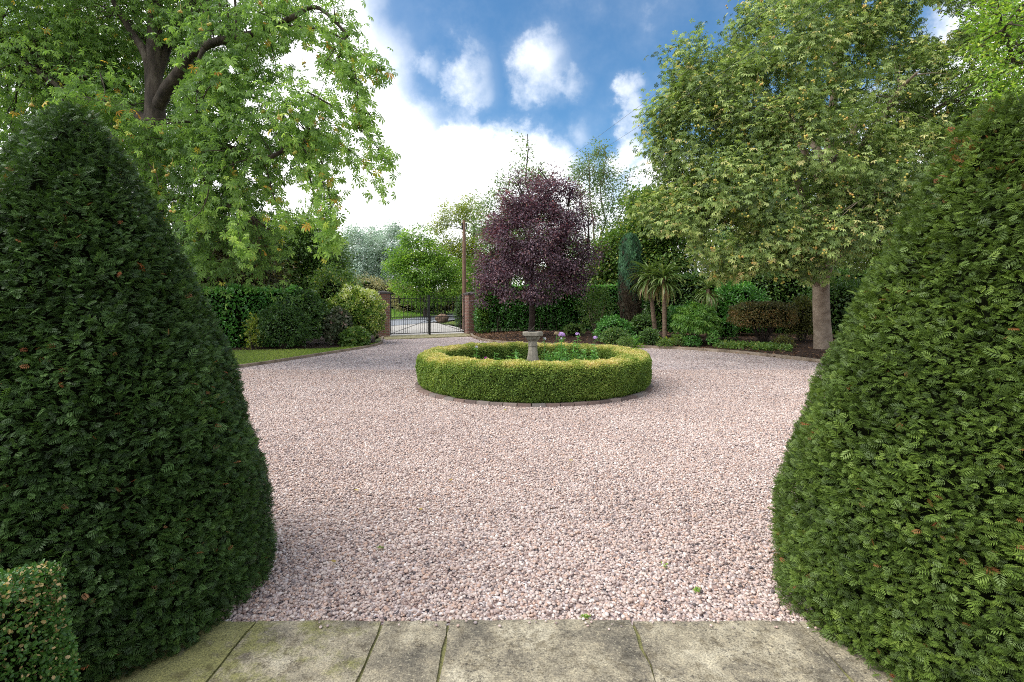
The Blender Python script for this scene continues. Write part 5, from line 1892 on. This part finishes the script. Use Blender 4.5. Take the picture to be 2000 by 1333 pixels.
shrub('roadside_conifer', 'dark narrow conifer beyond the gate beside the right pillar', 'shrub', gbase(901, 29.6), (.75, .8, 1.75), M['dark_leaf'], 2600, .09, T_LONG, core='core', seed=108, tb=.3)
shrub('climber', 'bright green climber hugging the hedge end by the right gate pillar', 'plant', (-1.42, 25.75, 0), (.62, .6, 2.45), M['bright_leaf'], 3200, .085, core='core', seed=109, tb=.28, box=True,
      hue=lambda p, t: t + .3 * (p[:, 2] > 2.1))


# ------------------------------------------------------------------ right border planting
def bz(x, y):
    return bed_r(x, y) - .02


def cypress():
    global rng
    rng = np.random.default_rng(120)
    x, y = at(1231, 600, 20.5)[:2]
    z0 = bz(x, y)
    zt = at(1231, 461, 20.5)[2]
    root = thing('blue_cypress', (x, y, z0), 'narrow blue-green cypress column browned at its base', 'tree')
    g = Geo()
    g.tube([(x, y, z0 - .1), (x, y, 1.2), (x, y, zt - .5)], [.12, .10, .03], 8)
    g.build('trunk', M['dark_bark'], root, smooth=True)
    prof = np.array([(.16, z0 + .12), (.30, z0 + .5), (.36, 1.0), (.41, 1.8), (.42, 2.6), (.39, 3.4), (.33, 3.95), (.20, 4.2), (.02, zt)])
    g = Geo()
    g.lathe(np.c_[prof[:, 0] * .72, prof[:, 1] - .05], (x, y), 16)
    g.build('shade_core', M['core'], root, smooth=True)
    n = 9000
    h = rng.uniform(z0 + .1, zt, n)
    th = rng.uniform(0, 6.28, n)
    r = np.interp(h, prof[:, 1], prof[:, 0]) * (1 + .10 * np.sin(th * 5 + h * 3) + .08 * np.sin(th * 9 - h * 5))
    nm = np.c_[np.cos(th), np.sin(th), .2 + 0 * th]
    pos = np.c_[x + r * np.cos(th), y + r * np.sin(th), h] - nm * (rng.uniform(0, .08, n))[:, None]
    fw = nm * .45 + UP * .9 + rng.normal(0, .25, (n, 3))
    t = np.clip((h - 1.5) / 1.6, 0, 1) * .62 + .18 + .13 * rng.normal(size=n) + .15 * np.sin(th * 4 + h * 4) * (h > 1.2)
    g = Geo()
    g.scatter(*T_LONG, pos, fw, nm, .15 * rng.uniform(.6, 1.3, n), np.clip(t, 0, 1))
    g.build('foliage', M['cypress'], root)


cypress()


def cordyline(px, pyb, pyt, d, label, lean, n, ln, seed, skirt):
    global rng
    rng = np.random.default_rng(seed)
    x, y = at(px, 600, d)[:2]
    z0 = bz(x, y)
    top = at(px + lean, pyt, d)
    root = thing('cabbage_palm', (x, y, z0), label, 'palm')
    g = Geo()
    p = smooth_line([(x, y, z0 - .1), (x * .7 + top[0] * .3, y, z0 * .7 + top[2] * .35), tuple(top)], 14)
    g.tube(p, np.linspace(.10, .07, 14), 12, wob=.04)
    g.build('trunk', M['palm_bark'], root, smooth=True)
    g = Geo()
    th = rng.uniform(0, 6.28, n)
    el = np.where(rng.uniform(size=n) < skirt, rng.uniform(-1.0, -.1, n), rng.uniform(-.2, 1.35, n))
    fw = np.c_[np.cos(th) * np.cos(el), np.sin(th) * np.cos(el), np.sin(el)]
    nr = np.c_[-np.cos(th) * np.sin(el), -np.sin(th) * np.sin(el), np.cos(el)]
    pos = top + fw * .05 - UP * (.25 * rng.uniform(size=n) * (el < 0))[:, None]
    t = np.where(el < -.5, rng.uniform(.75, 1, n), np.clip(.5 + .2 * rng.normal(size=n), 0, .85))
    g.scatter(*T_STRAP, pos, fw, nr, ln * rng.uniform(.75, 1.15, n), t)
    g.build('leaf_crown', M['strap'], root)


cordyline(1299, 640, 545, 19.0, 'spiky cabbage palm on a straight tan trunk beside the cypress', -3, 170, .85, 130, .28)
cordyline(1281, 640, 540, 19.6, 'leaning cabbage palm with a long hanging leaf skirt behind the straight one', -14, 150, .85, 131, .45)
cordyline(1383, 640, 565, 20.5, 'dark cabbage palm half hidden behind the feathery maple', 0, 80, .75, 132, .6)


def maple():
    global rng
    rng = np.random.default_rng(140)
    x, y = 6.72, 18.6
    z0 = bz(x, y)
    root = thing('feathery_maple', (x, y, z0), 'low mounded feathery green maple on a short trunk in the right bed', 'tree')
    g = Geo()
    c = np.array([x - .05, y, 1.05])
    g.tube([(x, y, z0 - .1), (x + .02, y, z0 + .25), (x - .05, y, .75)], [.085, .07, .05], 9)
    for k in range(9):
        a = k * .7
        e = c + np.array([math.cos(a) * .55, math.sin(a) * .5, .2])
        g.tube(sag_path((x - .03, y, .65), e, 5, .1), np.linspace(.03, .008, 5), 5)
    g.build('trunk', M['dark_bark'], root, smooth=True)
    n = 9000
    # tiers of weeping, finely cut leaves
    nt = 26
    tc_ = c + np.c_[rng.normal(0, .32, nt), rng.normal(0, .30, nt), rng.uniform(-.32, .32, nt)]
    d = unit(n)
    d[:, 2] = np.abs(d[:, 2]) * 1.1 - .35
    d = nrmz(d)
    lay = 1 + .10 * np.sin(d[:, 0] * 8 + 1) * np.sin(d[:, 1] * 7) + .07 * np.sin(d[:, 2] * 14 + d[:, 0] * 5)
    pos = c + np.array([0, 0, -.22]) + d * (lay * rng.uniform(.55, 1, n) ** .5)[:, None] * np.array([.80, .75, .72])
    fw = d * .6 - UP * .75 + rng.normal(0, .3, (n, 3))
    nr = d + rng.normal(0, .35, (n, 3))
    lg = Geo()
    t = .5 + .25 * np.sin(d[:, 0] * 9) * np.sin(d[:, 2] * 11) + .15 * rng.normal(size=n)
    lg.scatter(*T_LONG, pos, fw, nr, .13 * rng.uniform(.6, 1.3, n), np.clip(t, 0, 1))
    lg.build('crown', M['maple_leaf'], root)


maple()


def bed_shrub(px, d, w, h, mat, n, size, lab, name='border_shrub', **k):
    x, y = at(px, 600, d)[:2]
    k.setdefault('core', 'core')
    return shrub(name, lab, 'shrub', (x, y, bz(x, y)), (w, w * .85, h), M[mat], n, size, group='shrubs in the right border', **k)


bed_shrub(1490, 18.0, 1.95, 1.42, 'brown_leaf', 9000, .06, 'clipped rounded bronze shrub on bare twiggy stems left of the chestnut trunk', seed=150, zlow=.55, stems=34, box=True, lump=.05, tb=.5,
          hue=lambda p, t: np.where(p[:, 2] > 1.38, t - .25, t + .08))
bed_shrub(1567, 18.2, 1.3, 1.5, 'olive_leaf', 5500, .07, 'loose olive green shrub just left of the chestnut trunk', seed=151, stems=14, lump=.14, depth=.5, corescale=.55)
bed_shrub(1198, 17.9 + 1.6, 1.35, .98, 'laurel', 3200, .08, 'bluish dark shrub at the foot of the cypress, tallest of the low plants', seed=152, lump=.15)
bed_shrub(1202, 18.75, 1.0, .66, 'dark_leaf', 2600, .065, 'dark rounded bush at the front of the bed below the cypress', seed=153, tb=.55)
bed_shrub(1268, 18.45, .78, .62, 'dark_leaf', 2200, .06, 'dark rounded bush in front of the leaning palm', seed=154, tb=.45)
bed_shrub(1330, 18.3, .7, .42, 'mid_leaf', 1100, .06, 'small leafy clump at the bed edge left of the feathery maple', seed=155, tb=.5, core=None)
bed_shrub(1392, 17.9, .35, .55, 'phlox_leaf', 500, .07, 'upright pale green sprig right of the feathery maple trunk', seed=156, core=None)
bed_shrub(1165, 24.2 - 1.0, 1.6, 2.1, 'mid_leaf', 2600, .085, 'loose shrub with bare grey boughs against the clipped hedge', seed=157, core=None, lump=.2, depth=.7, stems=10, stem_mat='pale_bark')
bed_shrub(1640, 19.5, 2.6, 2.3, 'dark_leaf', 6000, .11, 'dark shrub right of the chestnut trunk behind the yew cone', seed=158)
bed_shrub(1440, 21.5, 2.4, 2.2, 'laurel', 6500, .12, 'glossy laurel shrub behind the clipped bronze shrub', seed=159, lump=.15, tb=.5)


for q in [(1222, 17.95, .55, .34, 'mid_leaf', 900, .055, 'small green mound at the bed edge left of the strap leaved tufts', 180),
          (1352, 18.05, .60, .36, 'laurel', 900, .06, 'low dark clump under the left side of the feathery maple', 181),
          (1300, 17.95, .55, .30, 'mid_leaf', 800, .055, 'low green clump on the bed edge below the straight palm', 182),
          (1415, 19.2, .9, .80, 'laurel', 1600, .07, 'dark clump between the feathery maple and the bronze shrub', 183),
          (1530, 16.7, .6, .38, 'olive_leaf', 700, .06, 'small olive clump in front of the loose olive shrub', 184),
          (1255, 20.0, 1.1, 1.0, 'dark_leaf', 2200, .08, 'dark shrub filling the gap between the cypress and the palm trunks', 185),
          (1335, 20.4, 1.3, 1.25, 'laurel', 2600, .09, 'dark glossy shrub behind the straight palm trunk', 186),
          (1120, 21.6, .9, .5, 'mid_leaf', 900, .06, 'low plant on the mulch right of the purple tree trunk', 187)]:
    bed_shrub(q[0], q[1], q[2], q[3], q[4], q[5], q[6], q[7], seed=q[8], core=None if q[3] < .5 else 'core', lump=.16, tb=.45)


def strap_clump(px, d, n, ln, mat, lab, seed, el=(.6, 1.4)):
    global rng
    rng = np.random.default_rng(seed)
    x, y = at(px, 600, d)[:2]
    z0 = bz(x, y)
    root = thing('strap_leaf_plant', (x, y, z0), lab, 'plant', 'strap leaved plants in the right border')
    th = rng.uniform(0, 6.28, n)
    e = rng.uniform(*el, n)
    fw = np.c_[np.cos(th) * np.cos(e), np.sin(th) * np.cos(e), np.sin(e)]
    nr = np.c_[-np.cos(th) * np.sin(e), -np.sin(th) * np.sin(e), np.cos(e)]
    g = Geo()
    pos = np.c_[x + rng.normal(0, .10, n), y + rng.normal(0, .10, n), np.full(n, z0)]
    g.scatter(*T_STRAP, pos, fw, nr, ln * rng.uniform(.6, 1.2, n), np.clip(.45 + .18 * rng.normal(size=n), 0, .85))
    g.build('leaves', M[mat], root)


strap_clump(1238, 18.6, 90, .65, 'phlox_leaf', 'tuft of green strap leaves between the two dark rounded bushes', 160)
strap_clump(1305, 18.4, 70, .50, 'yellow_leaf', 'yellowing tuft of strap leaves below the straight palm', 161)
strap_clump(1245, 18.25, 60, .30, 'bright_leaf', 'low bright green tuft on the bed edge below the palms', 162, (.2, 1.2))


def ground_cover():
    global rng
    rng = np.random.default_rng(170)
    g = Geo()
    n = 5200
    u = rng.uniform(0, 1, n)
    px = 1395 + 150 * u
    d = np.interp(px, [1390, 1550], [17.45, 15.5]) + rng.uniform(0, 1.0, n)
    x = (px - 1000) / 1000 * d
    z = np.array([bed_r(a, b) for a, b in zip(x, d)])
    keep = (.5 + .5 * np.sin(x * 5.1) * np.sin(d * 4.3 + x)) > rng.uniform(0, .8, n)
    pos = np.c_[x, d, z + rng.uniform(0, .14, n)][keep]
    m = len(pos)
    g.scatter(*T_LEAF, pos, rng.normal(0, 1, (m, 3)) + UP * .3, UP + rng.normal(0, .5, (m, 3)), .085 * rng.uniform(.6, 1.3, m), np.clip(.5 + .22 * rng.normal(size=m), 0, 1))
    o = g.build('ground_cover', M['mid_leaf'])
    o['kind'] = 'stuff'
    # dead leaves lying on the mulch
    g = Geo()
    n = 7000
    i = rng.integers(20, 88, n)
    t = rng.uniform(0.01, .75, n)[:, None] ** 1.3
    q = EDGE_R[i] * (1 - t) + BEDR_BACK[i] * t + rng.normal(0, .15, (n, 2))
    z = np.array([bed_r(a, b) for a, b in q])
    ok = np.array([np.min(np.hypot(EDGE_R[:, 0] - a, EDGE_R[:, 1] - b)) > .12 for a, b in q])
    q, z = q[ok], z[ok]
    m = len(q)
    g.scatter(*T_LEAF, np.c_[q, z + .012], np.c_[rng.normal(0, 1, (m, 2)), rng.normal(0, .15, m)], UP + rng.normal(0, .25, (m, 3)), .10 * rng.uniform(.5, 1.3, m), rng.uniform(0, 1, m))
    o = g.build('leaf_litter', M['litter'])
    o['kind'] = 'stuff'


ground_cover()


# ------------------------------------------------------------------ flowers inside the round hedge
T_FLORET = None
def floret():
    V, F = [(0, 0, 0)], []
    for k in range(5):
        a = k * 2 * math.pi / 5
        b = len(V)
        V += [(math.cos(a - .5) * .9, math.sin(a - .5) * .9, .1), (math.cos(a) * 1.15, math.sin(a) * 1.15, .05), (math.cos(a + .5) * .9, math.sin(a + .5) * .9, .1)]
        F.append((0, b, b + 1, b + 2))
    return np.array(V, float), np.array(F)
T_FLORET = floret()


def phlox(x, y, h, lab, head=None, hr=.075, seed=1, nst=1, cat='flower', leafy=1.0, gp='phlox inside the round hedge', size=.09):
    global rng
    rng = np.random.default_rng(seed)
    root = thing('phlox', (x, y, .04), lab, cat, gp)
    sg, lg = Geo(), Geo()
    tops = []
    for k in range(nst):
        o = rng.normal(0, .07 if nst > 1 else .01, 2)
        hh = h * (1 if k == 0 else rng.uniform(.6, .9))
        tip = np.array([x + o[0] * 1.3, y + o[1] * 1.3, hh])
        p = sag_path((x + o[0] * .5, y + o[1] * .5, .03), tip, 6, 0, .03)
        sg.tube(p, np.linspace(.006, .004, 6), 5)
        n = int(hh * 46 * leafy)
        k_ = rng.uniform(.08, .97, n)
        pos = np.array([np.interp(k_, np.linspace(0, 1, 6), p[:, j]) for j in range(3)]).T
        a = rng.uniform(0, 6.28, n)
        fw = np.c_[np.cos(a), np.sin(a), rng.normal(.15, .3, n)]
        lg.scatter(*T_LONG, pos, fw, UP + rng.normal(0, .3, (n, 3)), size * rng.uniform(.7, 1.3, n), np.clip(.5 + .2 * rng.normal(size=n), 0, 1))
        tops.append(tip)
    sg.build('stem', M['phlox_leaf'], root)
    lg.build('leaves', M['phlox_leaf'], root)
    if head:
        for tip in tops[:1]:
            g = Geo()
            n = int(60 * (hr / .075) ** 2)
            d = unit(n)
            d[:, 2] = np.abs(d[:, 2]) * 1.0 - .25
            pos = tip + d * np.array([hr, hr, hr * .95]) * rng.uniform(.75, 1, (n, 1))
            g.scatter(*T_FLORET, pos, np.cross(d, unit(n)), d, .017 * rng.uniform(.8, 1.2, n), rng.uniform(0, 1, n))
            g.build('flower_head', M[head], root)
    return root


def fl(px, py, d):
    p = at(px, py, d)
    return p[0], p[1], p[2]


for i, (px, py, d, head, hr, nst, lab) in enumerate([
        (1094, 654, 10.5, 'lilac', .078, 3, 'tallest phlox, with a big lilac flower head, right of the sundial'),
        (1070, 652, 10.4, 'faded', .060, 3, 'phlox with a faded tan flower head beside the sundial'),
        (1061, 662, 10.2, 'white_petal', .035, 1, 'phlox with a small whitish flower head touching the sundial cap'),
        (1132, 653, 10.7, 'lilac', .046, 2, 'phlox with a small lilac head, second from the right'),
        (1155, 660, 10.6, 'lilac', .048, 2, 'rightmost lilac phlox inside the round hedge'),
        (1097, 662, 10.2, 'white_petal', .02, 1, 'phlox with one tiny white bloom below the biggest lilac head'),
        (936, 706, 9.3, 'magenta', .045, 2, 'low magenta phlox nearest the left of the hedge ring'),
        (948, 700, 9.6, 'magenta', .030, 1, 'slim magenta phlox standing taller than its low neighbour'),
        (952, 707, 9.3, 'magenta', .035, 1, 'low magenta phlox on the right of the magenta trio'),
        (931, 678, 10.6, 'white_petal', .028, 1, 'single white phlox on the left of the round bed'),
        (994, 709, 8.95, 'white_petal', .028, 1, 'low white bloom peeping over the near rim left of the sundial')]):
    x, y, z = fl(px, py, d)
    phlox(x, y, z, lab, head, hr, seed=200 + i, nst=nst)
for i, (px, py, d, nst, lab) in enumerate([
        (965, 688, 10.6, 4, 'leafy flowerless phlox clump right of the magenta blooms'),
        (1010, 685, 10.8, 6, 'leafy flowerless phlox clump just left of the sundial'),
        (1085, 676, 10.9, 6, 'leafy flowerless phlox clump right of the sundial pedestal'),
        (1110, 680, 10.6, 5, 'leafy flowerless phlox clump below the biggest lilac head'),
        (1140, 682, 11.0, 6, 'leafy flowerless phlox clump below the two small lilac heads'),
        (1168, 682, 11.0, 5, 'bright leafy clump near the right inner side of the round hedge')]):
    x, y, z = fl(px, py, d)
    phlox(x, y, z, lab, None, seed=230 + i, nst=nst, cat='plant', size=.11)


# ------------------------------------------------------------------ small things on the gravel
def weeds():
    global rng
    for i, (px, py, lab) in enumerate([(1145, 1212, 'small bright weed growing at the slab edge near the middle'), (1360, 1160, 'small green weed in the gravel near the right yew cone'),
                                       (742, 1076, 'tiny weed in the gravel towards the left yew cone'), (1300, 1112, 'tiny weed in the gravel beyond the right end of the paving')]):
        rng = np.random.default_rng(250 + i)
        d = 1000 * EYE / (py - 592)
        x = (px - 1000) / 1000 * d
        n = 26 if i < 2 else 14
        g = Geo()
        a = rng.uniform(0, 6.28, n)
        fw = np.c_[np.cos(a), np.sin(a), rng.uniform(.1, .9, n)]
        pos = np.c_[x + rng.normal(0, .008, n), d + rng.normal(0, .008, n), np.full(n, .012) + rng.uniform(0, .012, n)]
        g.scatter(*T_LEAF, pos, fw, UP + rng.normal(0, .2, (n, 3)), .019 * rng.uniform(.6, 1.2, n), rng.uniform(.3, .9, n))
        tag(g.build('weed', M['bright_leaf']), lab, 'weed')
    for i, (px, py) in enumerate([(655, 1108), (880, 942), (700, 965), (985, 805), (690, 742), (1395, 845), (820, 1000), (1120, 905)]):
        rng = np.random.default_rng(270 + i)
        d = 1000 * EYE / (py - 592)
        x = (px - 1000) / 1000 * d
        g = Geo()
        a = rng.uniform(0, 6.28)
        g.scatter(*T_ROUND, np.array([[x, d, .027]]), np.array([[math.cos(a), math.sin(a), .1]]), UP[None] + rng.normal(0, .15, (1, 3)), .04 + .015 * rng.uniform(), rng.uniform())
        tag(g.build('fallen_leaf', M['fallen']), 'small yellow leaf lying on the gravel', 'leaf', 'yellow leaves fallen on the gravel')


weeds()
